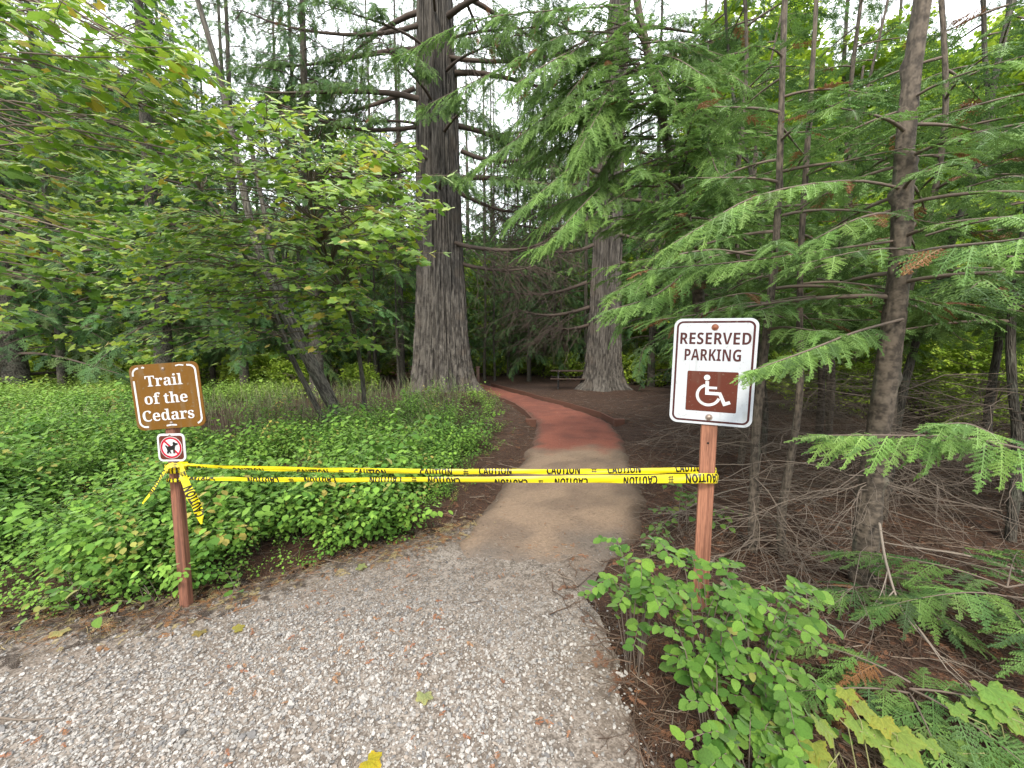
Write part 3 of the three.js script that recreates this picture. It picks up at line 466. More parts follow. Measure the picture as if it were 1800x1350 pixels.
// ------------------------------------------------------------------ young cedars on the shaded side of the path
const clear = (p) => { // places the photograph leaves open: under the boughs, between the two old cedars, before the parking sign
  const q = p.clone().applyMatrix4(view), x = 900 + 900 * q.x, y = 675 - 675 * q.y; if (p.z > -0.3) return true;
  return (y > 640 && x > 800) || (x < 1090 && y > 440 && x > 800) || (x < 1000 && y > 380) || (p.z > -2.35 && x > 1150 && x < 1360 && y > 480) || (p.z > -1.2); };
function youngCedar(label, base, axisOff, rad, o = {}) { // axisOff: [height, dx, dz] of the stem
  const { seed = 1, H = 7, n = 34, from = 2.2, L = 1.8, spray = 0.3, step = 0.085, parts = 60, dead = 18, deadTo = 2.3, group, light = 0.15, geos = fineFronds, aim = null, bark = youngBark, sides = 22, deadLen = 1.2, skip = null, open = null } = o;
  const r = rng(seed), t = thing('young_cedar', label, 'tree', base, group), axis = [V(-axisOff[0][1] * 0.1, -0.25, 0), V(0, 0, 0), ...axisOff.map(([h, x, z]) => V(x, h, z))], curve = new THREE.CatmullRomCurve3(axis), len = curve.getLength();
  const knots = []; for (let k = 0; k < 22; k++) knots.push([r(), r() * 6.28]);
  part('trunk', trunkGeo(axis, (a, k) => { let x = rad * (1.02 - 0.72 * k) * (1 + 0.55 * Math.exp(-k * len / 0.22) * (1 + 0.5 * Math.sin(a * 3 + seed))); for (const [q, b] of knots) { const d = ((k - q) * len) ** 2 / 0.0016 + (1 - Math.cos(a - b)) * 9; x += rad * 0.3 * Math.exp(-d); } return x + rad * 0.12 * n3(Math.cos(a) * 1.5 + seed, k * len * 2.2, Math.sin(a) * 1.5) + rad * 0.05 * n3(Math.cos(a) * 4, k * len * 12, Math.sin(a) * 4); }, Math.round(len * 26), sides, 1, 0.7), bark, t);
  const at = (h) => curve.getPoint(clamp((h + 0.25) / (axisOff.at(-1)[0] + 0.25))), items = []; let wood = new MB(), bare = new MB();
  for (let k = 0; k < n; k++) { const q = (k + r() * 0.7) / n, h = lerp(from, H, q); let a = k * 2.4 + r() * 0.8; if (aim !== null && r() < 0.5) a = aim + (r() - 0.5) * 1.7; const l = L * (1.15 - 0.75 * q) * (0.7 + 0.5 * r()); if (skip && skip(h, a, l)) continue; { const p = at(h).add(base), e = p.clone().add(V(Math.sin(a) * l, -0.25 * l, Math.cos(a) * l)), m = p.clone().lerp(e, 0.5); if (clear(e) || clear(m)) continue; } wood = parts ? new MB() : wood; bough(wood, items, at(h), V(Math.sin(a), 0, Math.cos(a)), l, r, { spray: spray * (0.8 + 0.4 * r()), step, from: 0.22, geos: geos.length, droop: 0.35 + 0.25 * r(), tip: 0.2, light, rad: 0.006 + 0.007 * l }); if (l > 1.2) for (let s = 0; s < 2; s++) bough(wood, items, at(h).addScaledVector(V(Math.sin(a), 0.05, Math.cos(a)), l * (0.3 + 0.2 * s)), V(Math.sin(a + (s ? 0.8 : -0.8)), 0, Math.cos(a + (s ? 0.8 : -0.8))), l * 0.5, r, { spray: spray * 0.9, step, from: 0.1, geos: geos.length, light, rad: 0.006 }); if (parts) part('branch', wood.geo(), twigMat, t); }
  if (!parts && items.length) part('branches', wood.geo(), twigMat, t).userData.kind = 'stuff';
  for (let k = 0; k < dead; k++) { const h = 0.35 + Math.pow(r(), 0.8) * deadTo, a = r() * 6.28; if (parts) bare = new MB(); deadBranch(bare, at(h), V(Math.sin(a), 0.25 - 0.75 * r(), Math.cos(a)), deadLen * (0.4 + 0.8 * r()), r, 0.0028 + 0.004 * r() * r()); if (parts) part('dead_branch', bare.geo(), deadTwig, t); }
  if (dead && !parts) part('dead_branches', bare.geo(), deadTwig, t).userData.kind = 'stuff';
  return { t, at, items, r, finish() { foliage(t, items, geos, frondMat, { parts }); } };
}
function heroBough(tree, pts, o = {}) { // a bough along given world points, root first
  const r = rng(o.seed ?? 5), off = tree.t.position, P = pts.map((p) => V(...p).sub(off)), c = new THREE.CatmullRomCurve3(P), L = c.getLength(), wood = new MB(), { spray = 0.26, step = 0.05, from = 0.25, hang = 0.3, flip = 0, light = 0.55, tone = cedarTone, rad = 0.009 } = o;
  const q = []; for (let k = 0; k <= 14; k++) q.push(c.getPoint(k / 14)); wood.tube(q, (t) => rad * (1.05 - 0.8 * t), 6, false); part('bough', wood.geo(), twigMat, tree.t);
  const n = Math.round(L * (1 - from) / step), items = [];
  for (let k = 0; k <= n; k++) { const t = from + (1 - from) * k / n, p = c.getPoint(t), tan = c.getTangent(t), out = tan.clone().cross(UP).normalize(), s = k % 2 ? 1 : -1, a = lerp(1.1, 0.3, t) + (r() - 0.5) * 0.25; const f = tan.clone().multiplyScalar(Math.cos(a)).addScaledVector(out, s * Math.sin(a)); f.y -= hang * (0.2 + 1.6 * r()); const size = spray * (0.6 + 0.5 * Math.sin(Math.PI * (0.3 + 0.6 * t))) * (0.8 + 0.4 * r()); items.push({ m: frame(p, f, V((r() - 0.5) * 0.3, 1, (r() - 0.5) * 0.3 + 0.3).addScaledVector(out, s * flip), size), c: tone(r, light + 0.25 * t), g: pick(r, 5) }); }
  items.push({ m: frame(c.getPoint(0.98), c.getTangent(1), UP, spray), c: tone(r, light + 0.3), g: 0 }); tree.items.push(...items);
}
// px, py of the photograph (1800 wide) at a depth z, as a point in the scene
const at = (px, py, z) => { const x = (px - 900) / 690, y = (675 - py) / 690, c = Math.cos(4.4 * pi / 180), s = Math.sin(4.4 * pi / 180), dy = y * c - s, dz = -(c + y * s), t = z / dz; return [x * t, EYE + dy * t, z]; };

const treeC = youngCedar('young cedar with smooth grey banded trunk standing nearest, beyond the parking sign', G(2.42, -2.6), [[0.8, 0.02, 0], [2, 0.07, 0.02], [3.2, 0.06, 0.02], [5, 0.18, 0.05], [7.5, 0.2, 0]], 0.084, { seed: 11, n: 40, from: 2.2, L: 1.7, H: 4.9, spray: 0.22, step: 0.07, dead: 60, deadTo: 2.3, parts: 90, light: 0.3 });
heroBough(treeC, [at(1600, 335, -2.6), at(1500, 318, -2.45), at(1330, 345, -2.3), at(1230, 400, -2.2), at(1180, 430, -2.15)], { seed: 3, spray: 0.22, step: 0.025, hang: 0.3, light: 0.65 });
heroBough(treeC, [at(1590, 560, -2.55), at(1500, 585, -2.2), at(1410, 620, -1.98), at(1325, 650, -1.9)], { seed: 4, spray: 0.17, step: 0.02, hang: 0.35, light: 0.45 });
heroBough(treeC, [at(1600, 420, -2.6), at(1450, 440, -2.5), at(1300, 460, -2.35), at(1130, 475, -2.3)], { seed: 8, spray: 0.2, step: 0.03, hang: 0.35, light: 0.45 });
treeC.finish();
const treeE = youngCedar('young cedar reaching in from beyond the frame above the ferny seedlings', G(2.75, -1.35), [[1, 0.0, 0], [3, 0.1, 0], [6, 0.15, 0]], 0.07, { seed: 12, n: 6, from: 3.2, H: 4.2, L: 1.1, spray: 0.2, dead: 6, deadTo: 1.4, parts: 90, skip: (h, a) => Math.cos(a) > -0.2 });
heroBough(treeE, [at(2050, 830, -1.4), at(1850, 800, -1.38), at(1700, 770, -1.36), at(1560, 765, -1.36), at(1455, 765, -1.36)], { seed: 5, spray: 0.17, step: 0.032, hang: 0.8, light: 0.8, from: 0.1, rad: 0.006 });
heroBough(treeE, [at(1850, 800, -1.38), at(1760, 770, -1.3), at(1700, 745, -1.28), at(1660, 745, -1.26)], { seed: 6, spray: 0.13, step: 0.03, hang: 0.45, light: 0.75, from: 0.35, rad: 0.005 });
treeE.finish();
const treeD1 = youngCedar('slim young cedar with its trunk close behind the parking post', G(1.92, -3.02), [[1, -0.02, 0], [2.4, 0.06, 0], [4, 0.07, -0.05], [6.5, 0.1, -0.1]], 0.041, { seed: 13, n: 32, from: 1.9, L: 1.3, H: 5.0, spray: 0.22, step: 0.07, dead: 46, deadTo: 2, parts: 40, light: 0.3 });
heroBough(treeD1, [at(1330, 440, -3.02), at(1240, 455, -2.8), at(1150, 520, -2.5), at(1072, 545, -2.35)], { seed: 9, spray: 0.2, step: 0.025, hang: 0.35, light: 0.7 });
heroBough(treeD1, [at(1330, 450, -3.02), at(1240, 440, -2.7), at(1150, 470, -2.5), at(1085, 575, -2.5)], { seed: 10, spray: 0.18, step: 0.03, hang: 0.35, light: 0.5 });
treeD1.finish();
youngCedar('slim young cedar whose trunk bends at its foot beside the dead twigs', G(2.08, -2.9), [[0.3, -0.03, 0], [1.2, 0.05, 0], [2.2, 0.08, -0.1], [4, 0.16, -0.2], [6.5, 0.2, -0.3]], 0.036, { seed: 14, n: 24, from: 2.2, L: 1.2, H: 5, spray: 0.22, step: 0.07, dead: 44, deadTo: 2, parts: 30, light: 0.3 }).finish();
const treeH = youngCedar('young cedar leaning over the path with pale sprays high above the parking sign', G(2.5, -4.9), [[1.5, -0.1, 0], [3, -0.35, 0], [4.5, -0.75, 0], [6, -1.15, 0.05], [9, -1.6, 0]], 0.09, { seed: 15, n: 64, from: 2.2, L: 2.1, H: 6.9, spray: 0.27, step: 0.07, dead: 22, deadTo: 2.2, parts: 200, light: 0.7, aim: -0.9 });
for (const [k, pts] of [[[1110, 140, -4.9], [1000, 180, -4.3], [900, 250, -4.0], [830, 300, -3.9]], [[1150, 210, -4.9], [1050, 260, -4.2], [960, 330, -3.9], [890, 390, -3.8]], [[1170, 300, -4.9], [1080, 350, -4.3], [1000, 410, -4], [930, 440, -3.9]], [[1105, 60, -4.9], [1000, 60, -4.4], [900, 110, -4.2], [740, 190, -4.1]], [[1100, 10, -4.9], [960, 20, -4.4], [820, 40, -4.2], [700, 100, -4.2]], [[1180, 260, -4.9], [1240, 260, -4.0], [1260, 300, -3.6], [1280, 330, -3.4]]].entries()) heroBough(treeH, pts.map((p) => at(...p)), { seed: 20 + k, spray: 0.28, step: 0.04, hang: 0.4, light: 0.6 });
{ const q = rng(97);
  for (let k = 0; k < 22; k++) { const y0 = 20 + q() * 330, x0 = 1100 + y0 * 0.22, x1 = x0 - 70 - q() * 170, y1 = Math.min(y0 + 40 + q() * 110, 455), z1 = -3.7 - q() * 1.1; heroBough(treeH, [[x0, y0, -4.85], [lerp(x0, x1, 0.4), lerp(y0, y1, 0.3) - 12, -4.6], [lerp(x0, x1, 0.75), lerp(y0, y1, 0.7) - 10, lerp(-4.7, z1, 0.8)], [x1, y1, z1]].map((p) => at(...p)), { seed: 200 + k, spray: 0.3, step: 0.05, hang: 0.45, light: 0.35 + 0.4 * q(), rad: 0.011 }); }
  for (let k = 0; k < 10; k++) { const y0 = 20 + q() * 330, x0 = 1105 + y0 * 0.22, x1 = x0 + 60 + q() * 150, y1 = y0 + 20 + q() * 90; heroBough(treeH, [[x0, y0, -4.85], [lerp(x0, x1, 0.5), lerp(y0, y1, 0.4) - 10, -4.2], [x1, y1, -3.5 - q() * 0.7]].map((p) => at(...p)), { seed: 240 + k, spray: 0.28, step: 0.05, hang: 0.45, light: 0.35 + 0.4 * q(), rad: 0.011 }); }
}
treeH.finish();
const shadeG = 'young cedars crowded in the shade behind the banded trunk', shadeL = 'young cedar with bare lower twigs in the dense shade behind the banded trunk';
{ const r = rng(95); let k = 0;
  for (const [x, z, rad, lean] of [[3.5, -3.6, 0.05, 0.1], [4.3, -4.4, 0.07, 0.6], [3.2, -5.4, 0.06, -0.2], [5.2, -3.9, 0.06, 0.3], [4.9, -6.2, 0.08, 0.1], [6.4, -5.2, 0.07, -0.3], [6.2, -7.6, 0.08, 0.2], [4.6, -8.8, 0.08, -0.2], [7.6, -9.4, 0.09, 0.1], [6.6, -12.2, 0.09, -0.1], [5.6, -2.6, 0.06, 0.2], [7.2, -4.0, 0.06, -0.2], [5.6, -9.8, 0.08, 0.1], [4.2, -3.2, 0.05, -0.3], [6.0, -4.4, 0.05, 0.4], [3.9, -6.0, 0.06, -0.4], [3.9, -7.2, 0.06, 0.3]])
    youngCedar(shadeL, G(x, z), [[0.8, (r() - 0.5) * 0.12, 0], [1.7, lean * 0.3 + (r() - 0.5) * 0.2, (r() - 0.5) * 0.2], [3.4, lean * 0.9 + (r() - 0.5) * 0.3, 0.05], [5.5, lean * 1.5 + (r() - 0.5) * 0.3, 0], [8, lean * 2.6, 0.1]], rad * 0.8, { seed: 30 + k++, group: shadeG, n: z < -7 ? 36 : 34, from: z < -8 ? 1.8 : 1.9, L: 2.0, H: Math.min(7.8, 2.4 - z * 0.95), spray: 0.34, step: 0.1, dead: z > -7 ? 60 : 34, deadTo: 3, parts: 0, geos: midFronds, light: 0.1, sides: 10, deadLen: 1.6, bark: k % 2 ? youngBark : roughBark }).finish(); }

// ------------------------------------------------------------------ leaning maple clump and the maple overhead
function maple(label, base, stems, o) {
  const r = rng(o.seed), t = thing('vine_maple', label, 'tree', base), items = [], stemCurves = [];
  for (const [pts, rad] of stems) {
    const P = pts.map((p) => V(...p).sub(base)), c = new THREE.CatmullRomCurve3(P); stemCurves.push([c, rad]);
    part('trunk', trunkGeo(P, (a, k) => rad * (1 - 0.62 * k) * (1 + 0.35 * Math.exp(-k * 14)) * (1 + 0.16 * n3(Math.cos(a) * 1.6 + rad * 90, k * 9, Math.sin(a) * 1.6) + 0.07 * n3(Math.cos(a) * 4, k * 30, Math.sin(a) * 4)), 60, 16, 1, 0.6), roughBark, t);
  }
  const wood = new MB();
  for (const [px, py, z, sx, sy, sz, n] of o.sprays) { // clusters: middle in the photo, depth, spread, number of sprays
    for (let k = 0; k < n; k++) {
      const m = V(...at(px + (r() - 0.5) * sx, py + (r() - 0.5) * sy, z + (r() - 0.5) * sz)).sub(base);
      let best = null, bd = 1e9; for (const [c, rad] of stemCurves) for (let q = 0.15; q <= 0.95; q += 0.08) { const p = c.getPoint(q), d = p.distanceTo(m) + Math.abs(p.y - m.y) * 0.5; if (d < bd) { bd = d; best = p; } }
      const dir = m.clone().sub(best).setY(0).normalize().add(V((r() - 0.5) * 0.9, -0.1 - 0.2 * r(), (r() - 0.5) * 0.9)).normalize(), len = o.twig * (0.5 + 0.8 * r());
      const a = m.clone().addScaledVector(dir, -len * 0.5), e = m.clone().addScaledVector(dir, len * 0.5);
      if (k % 3 === 0) { const mid = best.clone().lerp(a, 0.55).add(V((r() - 0.5) * 0.4, 0.25 * bd * 0.3, (r() - 0.5) * 0.4)); const cc = new THREE.CatmullRomCurve3([best, mid, a, m, e]), q = []; for (let i = 0; i <= 12; i++) q.push(cc.getPoint(i / 12)); wood.tube(q, (u) => lerp(0.011, 0.0022, u), 4, false); }
      else wood.tube([a, m.clone().add(V(0, 0.02, 0)), e], [0.004, 0.003, 0.0015], 3, false);
      const L = 4 + pick(r, 6), out = dir.clone().cross(UP).normalize();
      for (let i = 0; i <= L; i++) { const u = i / L, p = a.clone().lerp(e, u), sd = i % 2 ? 1 : -1, f = dir.clone().multiplyScalar(0.55).addScaledVector(out, sd * (0.5 + r() * 0.5)).add(V(0, -0.28 * r(), 0)); const s = o.leaf * (0.55 + 0.7 * r()); const j = p.clone().addScaledVector(f, s * 0.35); wood.tube([p, j], [0.0016, 0.001], 3, false); items.push({ m: frame(j, f, V((r() - 0.5) * 1.3, 0.9, 0.35 + (r() - 0.5) * 1.3), s), c: o.tone(r), g: pick(r, 3) }); }
    }
  }
  part('branches', wood.geo(), twigMat, t).userData.kind = 'stuff'; foliage(t, items, mapleLeaves, leafMat, { piece: 'leaf', parts: o.parts }); return t;
}
const mB = G(-3.4, -8.25);
maple('leaning grey-barked maple clump with leafy sprays beside the green clearing', mB, [
  [[[-3.3, -0.15, -8.2], at(585, 715, -8.3), at(545, 640, -8.35), at(500, 550, -8.5), at(455, 440, -8.6), at(425, 320, -8.6), at(400, 190, -8.6), at(345, -10, -8.6)], 0.125],
  [[[-3.25, -0.15, -8.5], at(605, 735, -8.6), at(575, 680, -8.6), at(530, 590, -8.7), at(490, 500, -8.8), at(470, 400, -8.8), at(430, 200, -8.9)], 0.1],
  [[[-3.7, -0.15, -8.1], at(560, 720, -8.1), at(510, 620, -8.0), at(478, 540, -7.9), at(420, 430, -7.6), at(330, 300, -7.4)], 0.07],
  [[[-2.9, -0.15, -7.6], at(640, 700, -7.6), at(632, 630, -7.5), at(605, 520, -7.3), at(560, 420, -7), at(540, 330, -6.8)], 0.05],
], { seed: 101, twig: 0.75, leaf: 0.13, tone: mapleTone, parts: 230, sprays: [[620, 350, -5.5, 260, 150, 2.6, 90], [480, 470, -6.2, 330, 170, 2.6, 130], [330, 520, -7, 260, 220, 2.4, 110], [590, 560, -6.8, 170, 120, 1.6, 45], [420, 260, -5.5, 300, 140, 2.4, 90], [690, 420, -5, 90, 110, 1.4, 22], [300, 380, -6.2, 250, 200, 2.4, 110], [650, 290, -6, 120, 90, 1.4, 24]] });
maple('maple spreading its yellow-tinged leaves overhead at the edge of the lot', G(-7.2, -4.2), [
  [[[-7.2, -0.1, -4.2], [-7.1, 1.2, -4.2], [-6.8, 2.6, -4.1], [-6.2, 4.2, -4.0], [-5.2, 5.6, -3.9]], 0.08],
  [[[-7.4, -0.1, -4.3], [-7.5, 1.4, -4.5], [-7.3, 3, -4.6], [-6.8, 4.6, -4.6]], 0.06],
], { seed: 102, twig: 0.6, leaf: 0.12, tone: mapleTone, parts: 130, sprays: [[120, 60, -3.8, 360, 180, 1.6, 56], [200, 200, -4.2, 330, 170, 1.6, 54], [60, 330, -4.4, 260, 230, 1.6, 60], [60, 480, -4.8, 240, 200, 1.8, 50], [260, 90, -3.8, 120, 60, 0.8, 12], [330, 190, -4.3, 130, 90, 1, 12]] });

// ------------------------------------------------------------------ green ground cover of the clearing
const coverZone = (x, z) => { if (inLot(x, z, 0.12) || inPath(x, z, 0.1) || z > -1.9) return 0; const edge = table(pathLeft, z) - x; if (x > table(pathLeft, z)) return 0; let d = 1;
  if (z < -4.6) d *= 0.1 + 0.9 * smooth(0.05, 0.7, edge - 0.07 * (-z - 4.6)); if (z < -6.2 && x > -7.4) d *= lerp(1, 0.12, smooth(-6.4, -7.6, z)); if (z < -9 && x > -9) d *= 0.5; if (z < -7 && z > -12.8 && edge > 0.5 && edge < 3.4) d = Math.max(d, 0.34); if (((x + 2.5) / 2) ** 2 + ((z + 13.6) / 2.2) ** 2 < 1) d *= 0.3; return d * smooth(-18, -14.5, z); };
{
  const r = rng(110), near = [], mid = [];
  for (let k = 0; k < 90000 && near.length + mid.length < 21000; k++) {
    const z = -2 - Math.pow(r(), 1.5) * 16, x = -1.2 + 1.6 * r() - r() * (3.5 + -z * 1.35), d = coverZone(x, z), patch = smooth(-0.3, 0.22, fbm(x * 0.9, 5, z * 0.9, 3)) * smooth(-0.42, -0.05, fbm(x * 2.6, 15, z * 2.6, 3)), rim = z < -3.6 ? table(pathLeft, z) - x : 3; if (r() > d * (0.06 + 0.94 * patch)) continue;
    const h = (0.19 + 0.28 * r()) * (0.55 + 0.7 * patch) * (z < -8 ? 1.1 : 1) * lerp(0.5, 1, smooth(0.1, 1.5, rim)) * smooth(-0.15, 0.6, Math.min(rim, lotBack(x) - z + 0.25)), a = r() * 6.28; if (h < 0.08) continue;
    const far = clamp((-z - 7) / 7), tone = mix3(snowTone(r), [0.3, 0.45, 0.08], 0.85 * far * smooth(0, 0.4, fbm(x * 0.3, 8, z * 0.3, 2) + 0.25));
    (z > -7 ? near : mid).push({ m: new THREE.Matrix4().compose(V(x, terrain(x, z) - 0.02, z), new THREE.Quaternion().setFromEuler(new THREE.Euler((r() - 0.5) * 0.5, a, (r() - 0.5) * 0.5)), V(1, 1, 1).multiplyScalar(h * (r() < 0.07 ? 1.6 : 1.15))), c: r() < 0.012 ? [0.4, 0.34, 0.09] : tone, g: r() < 0.9 ? pick(r, 6) : r() < 0.5 ? 6 + pick(r, 2) : 8 });
  }
  const g = new THREE.Group(); g.name = 'ground_cover'; scene.add(g); tag(g, 'mass of low green snowberry leaves filling the clearing beside the lot', 'ground cover', null, 'stuff');
  foliage(g, near, sprigs, sprigMat); foliage(g, mid, sprigs, sprigMat);
}
{ // dry stalks and grass on the slope below the maple
  const r = rng(111), m = new MB(); m.tint(1, 1, 1);
  for (let k = 0; k < 1500; k++) { const x = -9 + r() * 7.6, z = -7 - r() * 8; if (inPath(x, z, 0.3)) continue; const h = 0.25 + r() * 0.55, p = V(x, terrain(x, z), z), l = V(r() - 0.5, 0, r() - 0.5).multiplyScalar(h * 0.8), t = r() < 0.35 ? [0.26, 0.23, 0.15] : r() < 0.6 ? [0.16, 0.24, 0.08] : [0.12, 0.095, 0.075]; m.tint(...t); m.tube([p, p.clone().add(V(l.x * 0.3, h * 0.6, l.z * 0.3)), p.clone().add(V(l.x, h, l.z))], [0.006, 0.005, 0.001], 3, false); }
  tag(part('dry_stalks', m.geo(), std({ vertexColors: true })), 'thin dry stalks on the slope below the leaning maple', 'stalks', null, 'stuff');
}
// ------------------------------------------------------------------ leafy shrubs by the parking post and the path
const veinTex = dataTex(128, 128, (u, v) => { const z = Math.abs(v - 0.5), m = clamp(1 - z * 30), d = ((u - z * 1.1) * 6) % 1, side = clamp(1 - Math.abs(d - 0.5) * 9) * (z < 0.36 ? 0.55 : 0), f = 0.8 + 0.3 * T1(u * 16, v * 16, 16, 16), hole = smooth(0.86, 0.92, T2(u * 9, v * 9, 9, 9)); return mix3(mix3([0.95 * f, 0.98 * f, 0.9 * f], [1, 1, 0.92], Math.max(m, side)), [0.75, 0.6, 0.35], 0.6 * hole); }, true);
const veinMat = leafMat.clone(); veinMat.map = veinTex; veinMat.bumpMap = veinTex; veinMat.bumpScale = 0.001;
function shrub(label, base, o) {
  const r = rng(o.seed), t = thing('leafy_shrub', label, 'shrub', base), wood = new MB(), items = [];
  for (const [dx, dz, h, w, n] of o.stems) {
    for (let k = 0; k < n; k++) {
      const a = r() * 6.28, tip = V(dx + Math.sin(a) * w * Math.sqrt(r()), h * (0.45 + 0.6 * r()), dz + Math.cos(a) * w * Math.sqrt(r())), root = V(dx + (r() - 0.5) * w * 0.5, terrain(base.x + dx, base.z + dz) - base.y - 0.05, dz + (r() - 0.5) * w * 0.5), mid = root.clone().lerp(tip, 0.5).add(V(0, h * 0.15, 0)), c = new THREE.CatmullRomCurve3([root, mid, tip, tip.clone().add(V(Math.sin(a) * 0.12, -0.03, Math.cos(a) * 0.12))]);
      const q = []; for (let i = 0; i <= 6; i++) q.push(c.getPoint(i / 6)); wood.tube(q, (u) => 0.0035 * (1.1 - 0.8 * u), 4, false);
      const N = o.leaves; for (let i = 0; i < N; i++) { const u = 0.35 + 0.65 * i / (N - 1), p = c.getPoint(u), tan = c.getTangent(u), out = tan.clone().cross(UP).normalize(), sd = i % 2 ? 1 : -1, f = tan.clone().multiplyScalar(0.5).addScaledVector(out, sd).add(V(0, 0.1 - 0.4 * r(), 0)), s = o.leaf * (0.45 + 0.85 * r()); items.push({ m: frame(p, f, V((r() - 0.5) * 1.2, 1, 0.25 + (r() - 0.5) * 1.2), s), c: o.tone(r), g: pick(r, 3) }); }
    }
  }
  part('stems', wood.geo(), twigMat, t).userData.kind = 'stuff'; foliage(t, items, ovalGeos, veinMat, { piece: 'leaf', parts: o.parts }); return t;
}
shrub('bright green round-leaved shrub growing round the foot of the parking post', V(1, 0, -1.7), { seed: 120, leaf: 0.052, leaves: 16, tone: snowTone, parts: 290, stems: [[-0.35, -0.25, 0.72, 0.2, 14], [-0.1, -0.05, 0.62, 0.26, 18], [0.1, 0.02, 0.56, 0.2, 14], [0.26, -0.12, 0.46, 0.16, 5], [-0.16, 0.2, 0.4, 0.18, 10], [-0.12, 0.36, 0.28, 0.14, 9], [0.06, 0.2, 0.34, 0.13, 7]] });
shrub('small dark green shrub at the path edge behind the parking post', V(1.5, 0, -3.3), { seed: 121, leaf: 0.06, leaves: 8, tone: (r) => snowTone(r).map((v) => v * 0.8), parts: 20, stems: [[0, 0, 0.32, 0.3, 9], [-0.2, 0.3, 0.25, 0.2, 5], [0.15, -0.3, 0.4, 0.2, 4]] });
shrub('clump of small green leaves at the foot of the trail sign post', V(-2.35, 0, -2.42), { seed: 122, leaf: 0.05, leaves: 7, tone: (r) => r() < 0.3 ? [0.3, 0.32, 0.08] : snowTone(r), parts: 60, stems: [[0.05, 0, 0.16, 0.2, 6], [-0.35, 0.03, 0.24, 0.22, 8], [0.5, -0.15, 0.16, 0.16, 4]] });
// large lobed leaves, yellowing
const bladeTex = dataTex(256, 128, (u, v) => { const a = (u - 0.5) * 5.1; let vein = 0; for (const q of [0, 1.12, -1.12, 2.1, -2.1]) { vein = Math.max(vein, 1 - Math.abs(a - q) * (4 + 22 * v)); for (let k = 1; k < 5; k++) vein = Math.max(vein, 0.6 * (1 - Math.abs(Math.abs(a - q) - (v - k * 0.19) * 0.9) * 30) * (v > k * 0.19 ? 1 : 0)); } const f = 0.82 + 0.3 * T1(u * 20, v * 12, 20, 12), dry = smooth(0.72, 1.05, v + 0.35 * (T2(u * 14, v * 5, 14, 5) - 0.5)), spot = smooth(0.8, 0.9, T1(u * 26, v * 14, 26, 14)); let c = mix3([0.72 * f, 0.82 * f, 0.7 * f], [1, 1, 0.9], 0.7 * clamp(vein)); c = mix3(c, [1, 0.86, 0.6], 0.55 * dry); return mix3(c, [0.6, 0.4, 0.25], 0.5 * spot); }, true);
const bladeMat = leafMat.clone(); bladeMat.map = bladeTex; bladeMat.bumpMap = bladeTex; bladeMat.bumpScale = 0.0015;
function lobedPlant(label, base, spots, tone, seed) {
  const r = rng(seed), t = thing('thimbleberry_plant', label, 'plant', base), w = new MB();
  for (const [px, py, z, s, y] of spots) { const p = V(...at(px, py, z)).sub(base), root = V((r() - 0.5) * 0.15 + p.x * 0.5, -0.02, (r() - 0.5) * 0.15 + p.z * 0.4), d = V(p.x * 0.8 + (r() - 0.5) * 0.8, -0.35, 0.9 + r() * 0.4); w.tube([root, root.clone().lerp(p, 0.6).add(V(0, 0.08, 0)), p], [0.003, 0.0025, 0.002], 4, false); const o = shade(new THREE.Mesh(bigLobed[pick(r, 2)], tinted(bladeMat, mix3(tone, [0.42, 0.4, 0.09], 0.95 * y * (0.6 + 0.4 * r()))))); o.name = 'leaf'; o.applyMatrix4(frame(p.addScaledVector(d.clone().normalize(), -s * 0.4), d, V((r() - 0.5) * 0.9, 1, 0.3 + (r() - 0.5) * 0.8), s * (0.6 + 0.35 * r()))); t.add(o); }
  part('stalks', w.geo(), std({ color: rgb(0.2, 0.2, 0.08) }), t).userData.kind = 'stuff'; return t;
}
lobedPlant('plant with large yellowing lobed leaves in front of the brown needle litter', V(1.45, 0, -1.35), [[1490, 1228, -1.42, 0.1, 0.9], [1520, 1252, -1.4, 0.1, 0.6], [1470, 1258, -1.38, 0.08, 0.4], [1450, 1285, -1.36, 0.1, 0.5], [1510, 1285, -1.36, 0.12, 0.3], [1555, 1280, -1.36, 0.11, 0.95], [1550, 1310, -1.34, 0.15, 0.25], [1595, 1310, -1.34, 0.12, 0.5], [1430, 1325, -1.32, 0.12, 0.9], [1455, 1350, -1.3, 0.11, 0.3], [1590, 1345, -1.3, 0.12, 0.15], [1640, 1318, -1.34, 0.1, 0.3]], [0.24, 0.36, 0.06], 131);
lobedPlant('plant with broad pale green leaves under the reaching cedar bough', V(2.1, 0, -1.4), [[1720, 1245, -1.45, 0.1, 0.1], [1755, 1228, -1.45, 0.14, 0.1], [1770, 1260, -1.42, 0.12, 0.15], [1740, 1262, -1.42, 0.09, 0.1], [1690, 1255, -1.42, 0.09, 0.05], [1795, 1280, -1.4, 0.12, 0.15], [1790, 1235, -1.44, 0.1, 0.1], [1680, 1325, -1.36, 0.11, 0.2], [1720, 1335, -1.34, 0.12, 0.1], [1760, 1345, -1.34, 0.11, 0.2]], [0.22, 0.36, 0.07], 132);
